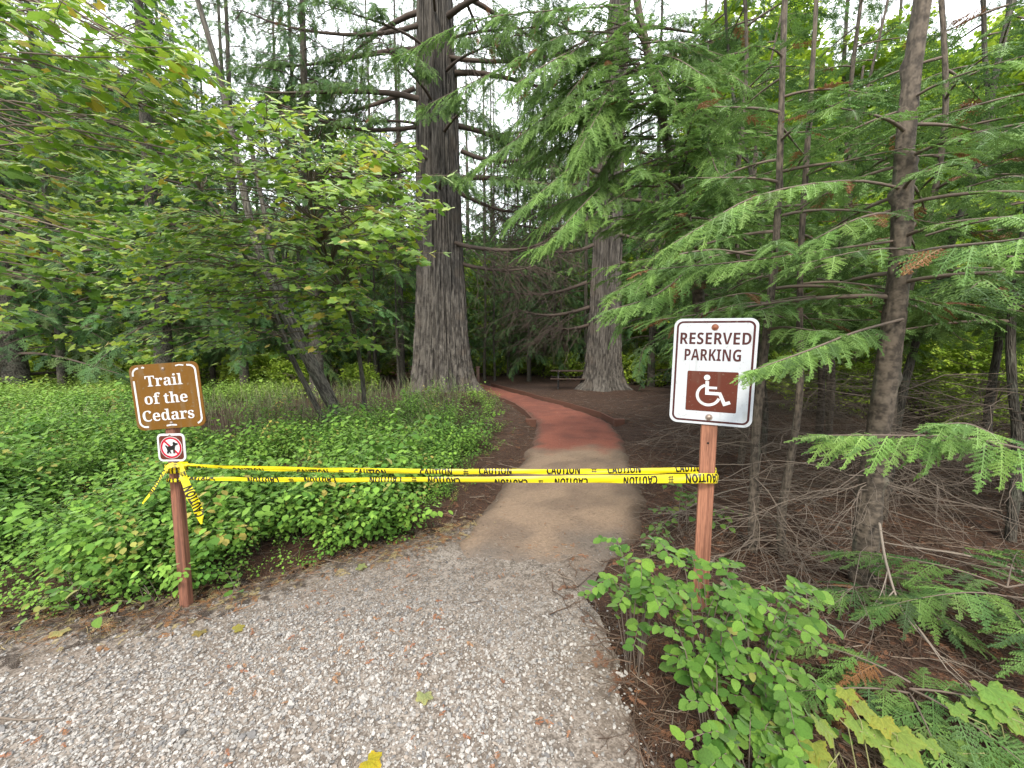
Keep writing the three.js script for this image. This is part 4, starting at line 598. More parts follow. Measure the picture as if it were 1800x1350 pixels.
// cedar seedlings with ferny sprays near the ground
function seedling(label, base, boughs, seed, light) {
  const r = rng(seed), t = thing('cedar_seedling', label, 'plant', base), wood = new MB(), items = [];
  for (const [az, L, h] of boughs) bough(wood, items, V(0, h, 0), V(Math.sin(az), 0, Math.cos(az)), L, r, { spray: 0.2, step: 0.035, from: 0.1, rise: 0.3, droop: 0.4, tip: 0.1, light, rad: 0.005, hang: 0.15 });
  part('stem', wood.geo(), twigMat, t); foliage(t, items, fineFronds, frondMat, { parts: 70 }); return t;
}
seedling('low ferny cedar seedling on brown litter beside the round-leaved shrub', V(1.75, 0.03, -1.62), [[-1.5, 0.5, 0.1], [-2.3, 0.4, 0.15], [0.3, 0.4, 0.12], [1.2, 0.45, 0.12], [-0.6, 0.45, 0.1]], 141, 0.3);
seedling('dark ferny cedar seedling spreading at the foot of the banded trunk', V(2.7, 0.05, -2.05), [[-1.4, 0.8, 0.25], [-0.7, 0.8, 0.2], [0, 0.8, 0.25], [0.8, 0.7, 0.25], [2.2, 0.7, 0.3], [-2.2, 0.7, 0.3], [1.5, 0.8, 0.3]], 142, 0.0);
seedling('dark cedar seedling growing close beside the banded trunk', V(2.3, 0.04, -2.4), [[-1.2, 0.4, 0.1], [0.2, 0.4, 0.12], [1.4, 0.4, 0.15]], 143, 0.1);

// ------------------------------------------------------------------ picnic table
{
  const t = thing('picnic_table', 'weathered brown picnic table standing behind the flared cedar', 'picnic table', V(2.62, terrain(2.6, -16.4) - 0.01, -16.9)); t.rotation.y = -0.12;
  const wood = std({ color: rgb(0.045, 0.027, 0.02), roughness: 0.95 }), metal = std({ color: rgb(0.035, 0.033, 0.032), roughness: 0.6, metalness: 0.2 });
  const plank = box(1.9, 0.04, 0.14), b = (z, y) => { const p = part('plank', plank, wood, t); p.position.set(0, y, z); };
  for (let k = 0; k < 5; k++) b((k - 2) * 0.148, 0.75);
  for (const s of [-1, 1]) for (let k = 0; k < 2; k++) b(s * (0.62 + k * 0.148), 0.44);
  for (const x of [-0.62, 0.62]) { const m = []; m.push(box(0.06, 0.05, 0.76, x, 0.7, 0)); m.push(box(0.06, 0.05, 1.6, x, 0.395, 0)); m.push(box(0.06, 0.05, 1.2, x, 0.03, 0)); for (const s of [-1, 1]) { const l = box(0.07, 0.74, 0.06); l.rotateX(s * -0.14); l.translate(x, 0.37, s * 0.2); m.push(l); } part('leg_frame', mergeGeometries(m), metal, t);
    const br = box(0.045, 0.62, 0.04); br.rotateZ(x > 0 ? -0.9 : 0.9); br.translate(x * 0.56, 0.54, 0); part('brace', br, metal, t); }
}
// timber edging of the red path
{
  const wood = std({ color: rgb(0.1, 0.042, 0.026), roughness: 0.9 });
  const run = (tab, zs, side, lab) => { for (let k = 0; k + 1 < zs.length; k++) { const a = V(table(tab, zs[k]) + side * 0.03, 0, zs[k]), b = V(table(tab, zs[k + 1]) + side * 0.03, 0, zs[k + 1]), L = a.distanceTo(b) - 0.012, g = box(L, 0.2, 0.045, 0, 0, 0, 0.006), o = part('edging_board', g, wood); o.position.set((a.x + b.x) / 2, 0.015 + (k % 3) * 0.008, (a.z + b.z) / 2); o.rotation.y = Math.atan2(-(b.z - a.z), b.x - a.x); tag(o, ['first', 'second', 'third', 'fourth', 'fifth', 'sixth'][k] + ' ' + lab, 'edging board', 'timber edging boards of the red path'); } };
  run(pathRight, [-9.0, -10.0, -11.6, -13.4, -15.2, -17.4, -20], 1, 'red-stained edging board beyond the end block on the picnic table side of the path');
  run(pathLeft, [-9.0, -10.4, -11.8, -13.2, -14.8], -1, 'red-stained edging board beyond the end block on the mound side of the path');
  const end = (x, z, lab) => { const o = part('edging_block', box(0.24, 0.2, 0.16, 0, 0, 0, 0.01), wood); o.position.set(x, 0.04, z); tag(o, lab, 'timber block'); };
  end(table(pathLeft, -8.9) - 0.1, -8.88, 'red timber end block closing the edging on the mound side'); end(table(pathRight, -8.9) + 0.1, -8.88, 'red timber end block closing the edging on the needle-covered side');
}
{ // dark marker post past the big trunk
  const t = thing('marker_post', 'short dark marker post just past the massive old cedar', 'post', G(-1.32, -15.2)); part('post', box(0.12, 0.95, 0.1, 0, 0.47, 0), std({ color: rgb(0.05, 0.03, 0.024) }), t); part('cap', box(0.16, 0.05, 0.14, 0, 0.97, 0), std({ color: rgb(0.06, 0.036, 0.028) }), t);
}

// ------------------------------------------------------------------ sign posts
const font = (n) => new FontLoader().loadAsync('fonts/droid/' + n + '.typeface.json');
const [serif, sans] = [await font('droid_serif_bold'), await font('droid_sans_bold')];
function lettering(str, f, w, h, x, y, z, depth = 0.0012) { // fits the word into w x h, middle at x, y
  const g = new TextGeometry(str, { font: f, size: 1, depth: 0.02, curveSegments: 5 }); g.computeBoundingBox(); const b = g.boundingBox;
  g.translate(-(b.min.x + b.max.x) / 2, -(b.min.y + b.max.y) / 2, -b.min.z); g.scale(w / (b.max.x - b.min.x), h / (b.max.y - b.min.y), depth / 0.02); g.translate(x, y, z); return g;
}
function rounded(w, h, r, S = THREE.Shape) { const s = new S(), a = w / 2, b = h / 2; s.moveTo(-a + r, -b); s.lineTo(a - r, -b); s.absarc(a - r, -b + r, r, -pi / 2, 0); s.lineTo(a, b - r); s.absarc(a - r, b - r, r, 0, pi / 2); s.lineTo(-a + r, b); s.absarc(-a + r, b - r, r, pi / 2, pi); s.lineTo(-a, -b + r); s.absarc(-a + r, -b + r, r, pi, 1.5 * pi); return s; }
const slab = (shape, d, z, bevel = 0) => { const g = new THREE.ExtrudeGeometry(shape, { depth: d, bevelEnabled: bevel > 0, bevelSize: bevel, bevelThickness: bevel, bevelSegments: 2, curveSegments: 12 }); g.translate(0, 0, z); return g; };
const ring = (w, h, r, t) => { const s = rounded(w, h, r); s.holes.push(rounded(w - 2 * t, h - 2 * t, Math.max(0.002, r - t), THREE.Path)); return s; };
function stroke(pts, w) { const s = new THREE.Shape(), L = [], R = []; pts.forEach((p, i) => { const a = pts[Math.max(0, i - 1)], b = pts[Math.min(pts.length - 1, i + 1)]; let d1 = i ? [p[0] - a[0], p[1] - a[1]] : [b[0] - p[0], b[1] - p[1]], d2 = i < pts.length - 1 ? [b[0] - p[0], b[1] - p[1]] : d1; const u = (d) => { const l = Math.hypot(...d); return [d[0] / l, d[1] / l]; }; d1 = u(d1); d2 = u(d2); const n = u([-(d1[1] + d2[1]), d1[0] + d2[0]]), k = w / 2 / Math.max(0.4, n[0] * -d1[1] + n[1] * d1[0]); L.push([p[0] + n[0] * k, p[1] + n[1] * k]); R.unshift([p[0] - n[0] * k, p[1] - n[1] * k]); }); [...L, ...R].forEach((p, i) => i ? s.lineTo(...p) : s.moveTo(...p)); s.closePath(); return s; }
const disc = (r, x, y, S = THREE.Shape) => { const s = new S(); s.absarc(x, y, r, 0, pi * 2); return s; };
const wearTex = (c, seed, amt) => { const A = tileNoise(seed); return dataTex(256, 256, (u, v) => { const f = 0.5 * A(u * 6, v * 6, 6, 6) + 0.3 * A(u * 20, v * 20, 20, 20) + 0.2 * A(u * 70, v * 70, 70, 70); const st = smooth(0.55, 0.85, A(u * 26, v * 2, 26, 2)) * smooth(0.3, 0.7, A(u * 5, v * 5, 5, 5)), sp = smooth(0.86, 0.93, A(u * 60, v * 60, 60, 60)); return mix3(c.map((q) => q * (1 - amt * 0.5 + amt * f)), [0.16, 0.15, 0.11], 0.22 * st + 0.35 * sp); }, true, 2.2); };
const paint = (c, o = {}) => new THREE.MeshPhysicalMaterial({ map: wearTex(c, 900 + Math.round(c[0] * 999), 0.22), roughness: 0.55, specularIntensity: 0.45, ...o });
const whiteP = paint([0.44, 0.47, 0.5]), brownP = paint([0.13, 0.058, 0.004]), maroonP = paint([0.05, 0.011, 0.011]), rustP = paint([0.088, 0.02, 0.01]), redP = paint([0.36, 0.008, 0.025]), blackP = paint([0.01, 0.01, 0.01]), whiteD = paint([0.52, 0.53, 0.54]);
const boltM = std({ color: rgb(0.3, 0.24, 0.2), metalness: 0.7, roughness: 0.45 }), rustBolt = std({ color: rgb(0.2, 0.07, 0.035), metalness: 0.3, roughness: 0.6 });
const grain = (u, v) => 0.5 * T1(u * 30, v * 3, 30, 3) + 0.3 * T2(u * 80, v * 6, 80, 6) + 0.2 * T1(u * 120, v * 40, 120, 40);
const postTex = (a, b) => dataTex(256, 512, (u, v) => mix3(a, b, smooth(0.25, 0.75, grain(u, v))), true), grainBump = dataTex(256, 512, (u, v) => { const f = grain(u, v); return [f, f, f]; }, false);
const postR = std({ map: postTex([0.15, 0.06, 0.035], [0.33, 0.145, 0.085]), bumpMap: grainBump, bumpScale: 0.003, roughness: 0.8 }), postL = std({ map: postTex([0.1, 0.04, 0.026], [0.25, 0.105, 0.062]), bumpMap: grainBump, bumpScale: 0.003, roughness: 0.8 });
function postGeo(w, d, h) { const g = box(w, h, d, 0, h / 2, 0, 0.006), p = g.attributes.position, n = g.attributes.normal, uv = g.attributes.uv; for (let i = 0; i < p.count; i++) uv.setXY(i, (Math.abs(n.getX(i)) > 0.6 ? p.getZ(i) + 0.4 : p.getX(i)) * 3.5, p.getY(i) * 0.9); return g; }
const bolt = (r, x, y, z, mat, parent) => { const s = new THREE.SphereGeometry(r, 14, 8, 0, 6.2832, 0, pi / 2); s.scale(1, 0.5, 1); s.rotateX(pi / 2); const w = new THREE.CylinderGeometry(r * 1.35, r * 1.45, 0.003, 18); w.rotateX(pi / 2); w.translate(0, 0, 0.0015); const g = mergeGeometries([s.translate(0, 0, 0.003), w]); g.translate(x, y, z); return part('bolt', g, mat, parent); };
{ // parking sign
  const t = thing('parking_sign', 'white RESERVED PARKING sign with wheelchair symbol on a reddish wooden post', 'sign', V(1.15, -0.02, -2.3)); t.rotation.set(0, -0.43, -0.012);
  part('post', postGeo(0.086, 0.075, 1.74), postR, t);
  const hole = new THREE.CylinderGeometry(0.006, 0.006, 0.004, 12); hole.rotateX(pi / 2); hole.translate(-0.002, 1.12, 0.038); part('hole', hole, std({ color: rgb(0.008, 0.006, 0.005) }), t);
  const s = new THREE.Group(); s.name = 'sign_panel'; s.position.set(0, 1.535, 0.043); s.rotation.z = -0.012; t.add(s);
  const W = 0.43, H = 0.612, z = 0.0042; part('plate', slab(rounded(W - 0.004, H - 0.004, 0.043), 0.003, -0.003 + 0.003, 0.0012), whiteP, s);
  part('border', slab(ring(W - 0.03, H - 0.03, 0.036, 0.011), 0.0008, z), maroonP, s);
  part('lettering', mergeGeometries([lettering('RESERVED', sans, 0.36, 0.068, 0.002, 0.192, z), lettering('PARKING', sans, 0.288, 0.068, -0.006, 0.098, z)]), maroonP, s);
  part('symbol_panel', slab(rounded(0.262, 0.232, 0.008), 0.0008, z).translate(0.002, -0.112, 0), rustP, s);
  const arc = []; for (let k = 0; k <= 26; k++) { const a = 1.92 + k / 26 * 4.05; arc.push([-0.012 + 0.058 * Math.cos(a), -0.132 + 0.058 * Math.sin(a)]); }
  const sym = [slab(disc(0.0165, -0.024, -0.032), 0.0008, z + 0.001), slab(stroke([[-0.022, -0.052], [-0.02, -0.122], [0.046, -0.122], [0.072, -0.18], [0.1, -0.168]], 0.0185), 0.0008, z + 0.001), slab(stroke([[-0.016, -0.09], [0.03, -0.09]], 0.014), 0.0008, z + 0.0014), slab(stroke(arc, 0.0155), 0.0008, z + 0.0005)];
  part('wheelchair_symbol', mergeGeometries(sym), whiteD, s);
  bolt(0.013, 0, 0.255, 0.0045, rustBolt, s); bolt(0.013, -0.002, -0.262, 0.0045, boltM, s);
}
{ // trail sign
  const t = thing('trail_sign', 'brown Trail of the Cedars sign above a no-dogs plate on a dark wooden post', 'sign', V(-2.1, -0.02, -2.42)); t.rotation.set(0, -0.02, 0.012);
  part('post', postGeo(0.058, 0.052, 1.5), postL, t);
  const s = new THREE.Group(); s.name = 'sign_panel'; s.position.set(0.016, 1.383, 0.032); s.rotation.set(0, 0.1, 0.062); t.add(s);
  const W = 0.4, H = 0.402, z = 0.0042; part('plate', slab(rounded(W - 0.004, H - 0.004, 0.04), 0.003, 0, 0.0012), brownP, s);
  const a = W / 2 - 0.021, b = H / 2 - 0.021, R = 0.035, seg = (cx, cy, a0, a1, ext0, ext1) => { const q = []; if (ext0) q.push(ext0); for (let k = 0; k <= 8; k++) { const g = lerp(a0, a1, k / 8); q.push([cx + R * Math.cos(g), cy + R * Math.sin(g)]); } if (ext1) q.push(ext1); return stroke(q, 0.0105); };
  const border = [seg(a - R, b - R, pi / 2 + 0.1, 0, [a - R - 0.012, b + 0.002], [a, -0.02]), stroke([[a, -0.02], [a, -b + R + 0.02]], 0.0085), seg(a - R, -b + R, 0, -1.35, [a, -b + R + 0.02]), seg(-a + R, b - R, pi / 2, pi, null, [-a, b - R - 0.012]), stroke([[-a, b - R - 0.04], [-a, -b + R + 0.02]], 0.0105), seg(-a + R, -b + R, pi, 1.5 * pi - 0.1, [-a, -b + R + 0.02], [-a + R + 0.012, -b]), stroke([[0.068, b + 0.0005], [0.09, b + 0.005], [0.115, b + 0.0005]], 0.008), stroke([[-0.125, b - 0.001], [-0.118, b + 0.004], [-0.11, b - 0.001]], 0.008), stroke([[-0.03, -b - 0.001], [0, -b + 0.003], [0.03, -b - 0.001]], 0.009)].map((q) => slab(q, 0.0008, z));
  for (const g of border) part('border_segment', g, whiteD, s);
  part('lettering', mergeGeometries([lettering('Trail', serif, 0.212, 0.07, -0.01, 0.1, z), lettering('of the', serif, 0.246, 0.07, -0.01, -0.008, z), lettering('Cedars', serif, 0.296, 0.07, -0.01, -0.112, z)]), whiteD, s);
  bolt(0.0065, -0.004, 0.168, 0.0045, boltM, s); bolt(0.0065, 0.0, -0.165, 0.0045, boltM, s);
  const d = new THREE.Group(); d.name = 'no_dogs_plate'; d.position.set(0.012, 1.063, 0.03); d.rotation.z = 0.01; t.add(d);
  part('plate', slab(rounded(0.172, 0.172, 0.028), 0.0024, 0, 0.001), whiteD, d);
  part('field', slab(rounded(0.148, 0.148, 0.018), 0.0008, 0.0036), rustP, d);
  part('disc', slab(disc(0.069, 0, 0), 0.0008, 0.0046), whiteD, d);
  const rg = disc(0.066, 0, 0); rg.holes.push(disc(0.0545, 0, 0, THREE.Path));
  part('prohibition_ring', mergeGeometries([slab(rg, 0.0008, 0.0056), slab(stroke([[-0.04, 0.042], [0.042, -0.04]], 0.011), 0.0008, 0.0053)]), redP, d);
  const dog = new THREE.Shape(); [[-0.04, 0.012], [-0.03, 0.016], [-0.022, 0.008], [0.008, 0.012], [0.014, 0.018], [0.012, 0.03], [0.018, 0.038], [0.03, 0.03], [0.044, 0.027], [0.043, 0.018], [0.03, 0.014], [0.026, 0.006], [0.022, -0.014], [0.024, -0.036], [0.012, -0.036], [0.012, -0.014], [0.004, -0.014], [-0.006, -0.016], [-0.004, -0.026], [0.002, -0.036], [-0.008, -0.036], [-0.014, -0.024], [-0.018, -0.036], [-0.03, -0.036], [-0.024, -0.02], [-0.028, -0.004], [-0.032, 0.006]].forEach((p, i) => i ? dog.lineTo(...p) : dog.moveTo(...p));
  part('dog_symbol', slab(dog, 0.0008, 0.0066), blackP, d); bolt(0.004, -0.004, 0.078, 0.0036, boltM, d);
}
// ------------------------------------------------------------------ caution tape, one length looped from post to post
{
  const c = document.createElement('canvas'); c.width = 2048; c.height = 200; const g = c.getContext('2d');
  g.fillStyle = 'rgb(240,222,28)'; g.fillRect(0, 0, 2048, 200); g.fillStyle = 'rgb(40,36,18)'; g.font = 'bold 178px sans-serif'; g.textBaseline = 'middle'; g.textAlign = 'center';
  for (const x of [330, 1290]) { g.save(); g.translate(x, 102); g.scale(0.68, 1); g.lineWidth = 9; g.strokeStyle = 'rgb(40,36,18)'; g.strokeText('CAUTION', 0, 0); g.fillText('CAUTION', 0, 0); g.restore(); }
  for (let k = 0; k < 3; k++) { g.fillRect(770, 50 + k * 38, 90, 12); g.fillRect(785 + k * 22, 40, 12, 110); }
  const tx = new THREE.CanvasTexture(c); tx.colorSpace = THREE.SRGBColorSpace; tx.wrapS = tx.wrapT = THREE.RepeatWrapping;
  const mat = new THREE.MeshPhysicalMaterial({ map: tx, roughness: 0.4, transmission: 0.25, thickness: 0, side: THREE.DoubleSide });
  const t = thing('caution_tape', 'yellow CAUTION tape strung in two strands between the two sign posts', 'tape', V(0, 0, 0));
  function strand(name, rows, flip, n = 120, u0 = 0) { // rows: [x, y, z, width, v middle, turn]
    const m = new MB(), L = new THREE.CatmullRomCurve3(rows.map((q) => V(q[0], q[1], q[2]))), r = rng(7); let len = 0, pp = null;
    for (let k = 0; k <= n; k++) {
      const q = k / n * (rows.length - 1), i = Math.min(rows.length - 2, Math.floor(q)), f = q - i, A = rows[i], B = rows[i + 1], p = L.getPoint(q / (rows.length - 1)), w = 0.74 * lerp(A[3], B[3], f), vm = lerp(A[4], B[4], f), tw = lerp(A[5], B[5], f) + 0.3 * n3(k * 0.05, rows[0][1] * 9, 2); if (pp) len += p.distanceTo(pp); pp = p;
      const tan = L.getTangent(q / (rows.length - 1)), u = UP.clone().sub(tan.clone().multiplyScalar(tan.y)).normalize().applyAxisAngle(tan, tw), nz = tan.clone().cross(u), hv = Math.min(0.5, w / 0.076 / 2), us = (flip ? -len : len) / 0.76 + u0;
      for (let s = 0; s < 5; s++) { const e = s / 4 - 0.5, bow = Math.cos(e * 3.1) * 0.006 + 0.009 * n3(k * 0.14, s * 0.8, 5); m.v(p.x + u.x * w * e + nz.x * bow, p.y + u.y * w * e + nz.y * bow + 0.006 * n3(k * 0.06, 4, rows[0][1] * 7), p.z + u.z * w * e + nz.z * bow, us, clamp(vm + (flip ? -1 : 1) * 2 * hv * e, 0.0, 1.0)); }
    }
    for (let k = 0; k < n; k++) for (let s = 0; s < 4; s++) { const a = k * 5 + s; m.quad(a, a + 5, a + 6, a + 1); }
    return part(name, m.geo(), mat, t);
  }
  const zl = (px) => lerp(-2.375, -2.245, (px - 330) / 910), row = (px, py, w, v, tw, dz = 0) => [...at(px, py, zl(px) + dz), w, v, tw];
  strand('strand', [row(316, 818, 0.03, 0.8, 0.2), row(360, 819, 0.032, 0.85, 0.3), row(500, 824, 0.05, 0.8, 0.3), row(650, 827, 0.05, 0.7, 0.2), row(800, 829, 0.046, 0.5, 0.1), row(950, 829, 0.042, 0.4, 0), row(1100, 828, 0.044, 0.3, 0), row(1240, 827, 0.048, 0.25, 0, -0.06), row(1258, 827, 0.05, 0.25, 0, -0.1)], false, 140, 0.06);
  strand('strand', [row(316, 842, 0.028, 0.3, 0), row(400, 842, 0.032, 0.35, 0.2), row(500, 843, 0.042, 0.4, 0.2), row(700, 843, 0.042, 0.5, 0.1), row(900, 842, 0.05, 0.2, 0), row(1060, 842, 0.06, 0.3, 0), row(1200, 841, 0.07, 0.5, 0, 0.01), row(1234, 841, 0.076, 0.5, 0, 0.035), row(1256, 840, 0.08, 0.5, 0, 0.03), row(1260, 840, 0.078, 0.5, 0, -0.06)], true, 150, 0.33);
  const wrap = (y, w, x0 = -2.1, z0 = -2.4, hx = 0.034, hz = 0.034) => strand('wrap', [[x0 - hx, y, z0 - hz, w, 0.3, 0], [x0 - hx - 0.004, y, z0 + hz, w, 0.3, 0], [x0 + hx, y + 0.004, z0 + hz + 0.006, w, 0.5, 0], [x0 + hx + 0.004, y, z0 - hz, w, 0.3, 0]], false, 40);
  wrap(0.925, 0.05, -2.088); wrap(0.842, 0.03, -2.087); wrap(0.9, 0.035, -2.088);
  strand('tail', [row(330, 815, 0.03, 0.5, 0.2, 0.05), row(312, 817, 0.04, 0.5, 0.5, 0.06), row(297, 819, 0.05, 0.5, 0.6, 0.06), row(284, 836, 0.06, 0.5, 0.6, 0.06), row(268, 862, 0.055, 0.5, 0.5, 0.05), row(250, 887, 0.03, 0.5, 0.6, 0.05)], false, 60, 0.3);
  strand('tail', [row(318, 815, 0.035, 0.5, -0.2, 0.06), row(322, 835, 0.05, 0.5, -0.7, 0.07), row(328, 852, 0.05, 0.5, -1, 0.07), row(337, 872, 0.075, 0.5, -1.1, 0.07), row(349, 898, 0.07, 0.5, -1.1, 0.06), row(355, 921, 0.012, 0.5, -1.1, 0.06)], true, 60, 0.48);
  const knot = new THREE.IcosahedronGeometry(0.022, 3), kp = knot.attributes.position; for (let i = 0; i < kp.count; i++) { const q = 1 + 0.45 * n3(kp.getX(i) * 60, kp.getY(i) * 60, kp.getZ(i) * 60); kp.setXYZ(i, kp.getX(i) * q * 1.2, kp.getY(i) * q, kp.getZ(i) * q * 0.7); } knot.computeVertexNormals(); knot.translate(...at(320, 818, -2.34)); part('knot', knot, mat, t);
}

// ------------------------------------------------------------------ loose things on the ground
function stoneGeo(seed) { const g = new THREE.IcosahedronGeometry(1, seed % 2), p = g.attributes.position; for (let i = 0; i < p.count; i++) { const x = p.getX(i), y = p.getY(i), z = p.getZ(i), k = 1 + 0.75 * n3(x * 1.3 + seed * 7, y * 1.3, z * 1.3 + seed); p.setXYZ(i, x * k, y * k * 0.62, z * k * 0.8); } g.computeVertexNormals(); return g.toNonIndexed ? g : g; }
{
  const r = rng(130), geos = [1, 2, 3, 4, 5].map(stoneGeo), items = [], N = 190000;
  for (let k = 0; k < N; k++) {
    const near = r() < 0.75, z = near ? -0.7 - r() * 2.6 : -0.7 - r() * 3.6, x = -7 + r() * 8; if (!inLot(x, z, 0.02 + 0.3 * r() * r() * r()) && !(inPath(x, z) && z > -4.3 && r() < 0.55 * smooth(-4.2, -3.1, z))) continue;
    if (Math.abs(x) > -z * 1.42 + 0.3) continue;
    const edge = clamp(Math.min(z - lotBack(x), lotEdge(z) - x + 0.1) / 0.9), thick = smooth(-0.2, 0.3, 0.8 * fbm(x * 0.9, 12, z * 0.9, 4) + 0.3 * edge - 0.1); if (r() > 0.1 + 0.9 * thick * (0.25 + 0.75 * edge) * lerp(1, 0.6, smooth(-2.3, -3.1, z))) continue;
    const s = (0.0028 + 0.0072 * Math.pow(r(), 2.2)) * lerp(1, 0.62, smooth(-2.1, -3, z + 0.4 * n3(x * 1.4, 3, z * 1.4))) + (r() < 0.012 ? 0.007 : 0), g = (0.16 + 0.17 * r()) * lerp(1.2, 0.72, smooth(-1.6, -3, z)), w = r(), col = w < 0.12 ? [g * 0.75, g * 0.64, g * 0.54] : w < 0.26 ? [g * 0.5, g * 0.48, g * 0.47] : [g, g * 0.945, g * 0.88];
    items.push({ m: new THREE.Matrix4().compose(V(x, 0.003 + s * 0.15, z), new THREE.Quaternion().setFromEuler(new THREE.Euler((r() - 0.5) * 0.9, r() * 6.28, (r() - 0.5) * 0.9)), V(s * (0.8 + 0.5 * r()), s, s * (0.8 + 0.4 * r()))), c: col, g: pick(r, 5) });
  }
  const g = new THREE.Group(); g.name = 'gravel'; scene.add(g); tag(g, 'loose pale grey gravel covering the lot before the tape', 'gravel', null, 'stuff'); foliage(g, items, geos, std({ color: 0xffffff, roughness: 0.9 }), { name: 'gravel' });
}
{ // needles, dead cedar sprays and twigs
  const r = rng(140), twig = (seed) => { const m = new MB(), q = rng(seed), P = []; for (let k = 0; k <= 4; k++) P.push(V(k / 4 - 0.5, 0.03 * q(), (q() - 0.5) * 0.12)); m.tube(P, (t) => 0.014 * (1.1 - 0.8 * t), 3, false); for (let k = 1; k < 4; k++) m.tube([P[k], P[k].clone().add(V(0.12 + 0.1 * q(), 0.02, (q() - 0.5) * 0.4))], [0.007, 0.003], 3, false); return m.geo(); };
  const geos = [twig(1), twig(2), twig(3), midFronds[0]], items = [];
  for (let k = 0; k < 42000; k++) {
    const z = -1 - Math.pow(r(), 1.6) * 15, x = r() < 0.72 ? lotEdge(z) - 0.28 * r() * r() + Math.pow(r(), 1.2) * (2 + -z * 0.9) : table(pathLeft, z) - r() * 2.4; if (inLot(x, z, -0.3 * r()) || inPath(x, z, -0.05)) continue;
    const spray = r() < 0.2, s = spray ? 0.04 + 0.08 * r() : 0.04 + 0.3 * Math.pow(r(), 2.6), w = r(), col = spray ? mix3([0.1, 0.05, 0.03], [0.2, 0.095, 0.05], r()) : w < 0.14 ? [0.22, 0.175, 0.135] : w < 0.45 ? [0.14, 0.09, 0.06] : [0.08, 0.052, 0.036];
    items.push({ m: new THREE.Matrix4().compose(V(x, Math.max(terrain(x, z), inLot(x, z) ? 0.004 : -1) + 0.006, z), new THREE.Quaternion().setFromEuler(new THREE.Euler((r() - 0.5) * 0.3, r() * 6.28, (r() - 0.5) * 0.3)), V(s, s, s)), c: col, g: spray ? 3 : pick(r, 3) });
  }
  for (let k = 0; k < 1500; k++) { const z = -1.1 - r() * 2.6, x = -3 + r() * 3.7; if (!inLot(x, z, 0.1)) continue; const c = fbm(x * 1.3, 21, z * 1.3, 2); if (c < 0.06 * r() * 2) continue; const s = 0.015 + 0.04 * r(); items.push({ m: new THREE.Matrix4().compose(V(x, 0.014, z), new THREE.Quaternion().setFromEuler(new THREE.Euler((r() - 0.5) * 0.2, r() * 6.28, (r() - 0.5) * 0.2)), V(s, s, s)), c: mix3([0.26, 0.09, 0.035], [0.32, 0.17, 0.075], r()), g: r() < 0.6 ? 3 : pick(r, 3) }); }
  for (let k = 0; k < 5200; k++) { const z = -2.7 - Math.pow(r(), 1.5) * 12, a = table(pathLeft, z), b = table(pathRight, z), u = r(), e = u < 0.5 ? Math.pow(u * 2, 2) * 0.5 : 1 - Math.pow(2 - u * 2, 2) * 0.5, x = lerp(a - 0.15, b + 0.15, r() < 0.3 ? r() : e), s = 0.012 + 0.04 * r() * r(), w = r(), y = 0.018 + 0.012 * (1 - (2 * clamp((x - a) / (b - a)) - 1) ** 2);
    items.push({ m: new THREE.Matrix4().compose(V(x, y, z), new THREE.Quaternion().setFromEuler(new THREE.Euler((r() - 0.5) * 0.3, r() * 6.28, (r() - 0.5) * 0.3)), V(s, s, s)), c: w < 0.3 ? [0.22, 0.1, 0.045] : w < 0.6 ? [0.06, 0.045, 0.035] : [0.24, 0.2, 0.16], g: r() < 0.35 ? 3 : pick(r, 3) }); }
  for (let k = 0; k < 5000; k++) { const x = -6 + r() * 5.9, z = lotBack(x) + (r() + r() - 0.9) * 0.34, s = r() < 0.3 ? 0.03 + 0.05 * r() : 0.03 + 0.16 * r() * r(), w = r();
    items.push({ m: new THREE.Matrix4().compose(V(x, Math.max(terrain(x, z), 0.003) + 0.008, z), new THREE.Quaternion().setFromEuler(new THREE.Euler((r() - 0.5) * 0.3, r() * 6.28, (r() - 0.5) * 0.3)), V(s, s, s)), c: w < 0.25 ? [0.24, 0.12, 0.05] : w < 0.45 ? [0.3, 0.24, 0.12] : w < 0.7 ? [0.15, 0.115, 0.085] : [0.06, 0.045, 0.035], g: r() < 0.35 ? 3 : pick(r, 3) }); }
  const g = new THREE.Group(); g.name = 'needle_litter'; scene.add(g); tag(g, 'brown fallen needles, dead sprays and twigs littering the ground', 'litter', null, 'stuff'); foliage(g, items, geos, std({ color: 0xffffff, roughness: 0.95, side: THREE.DoubleSide }), { name: 'litter' });
}
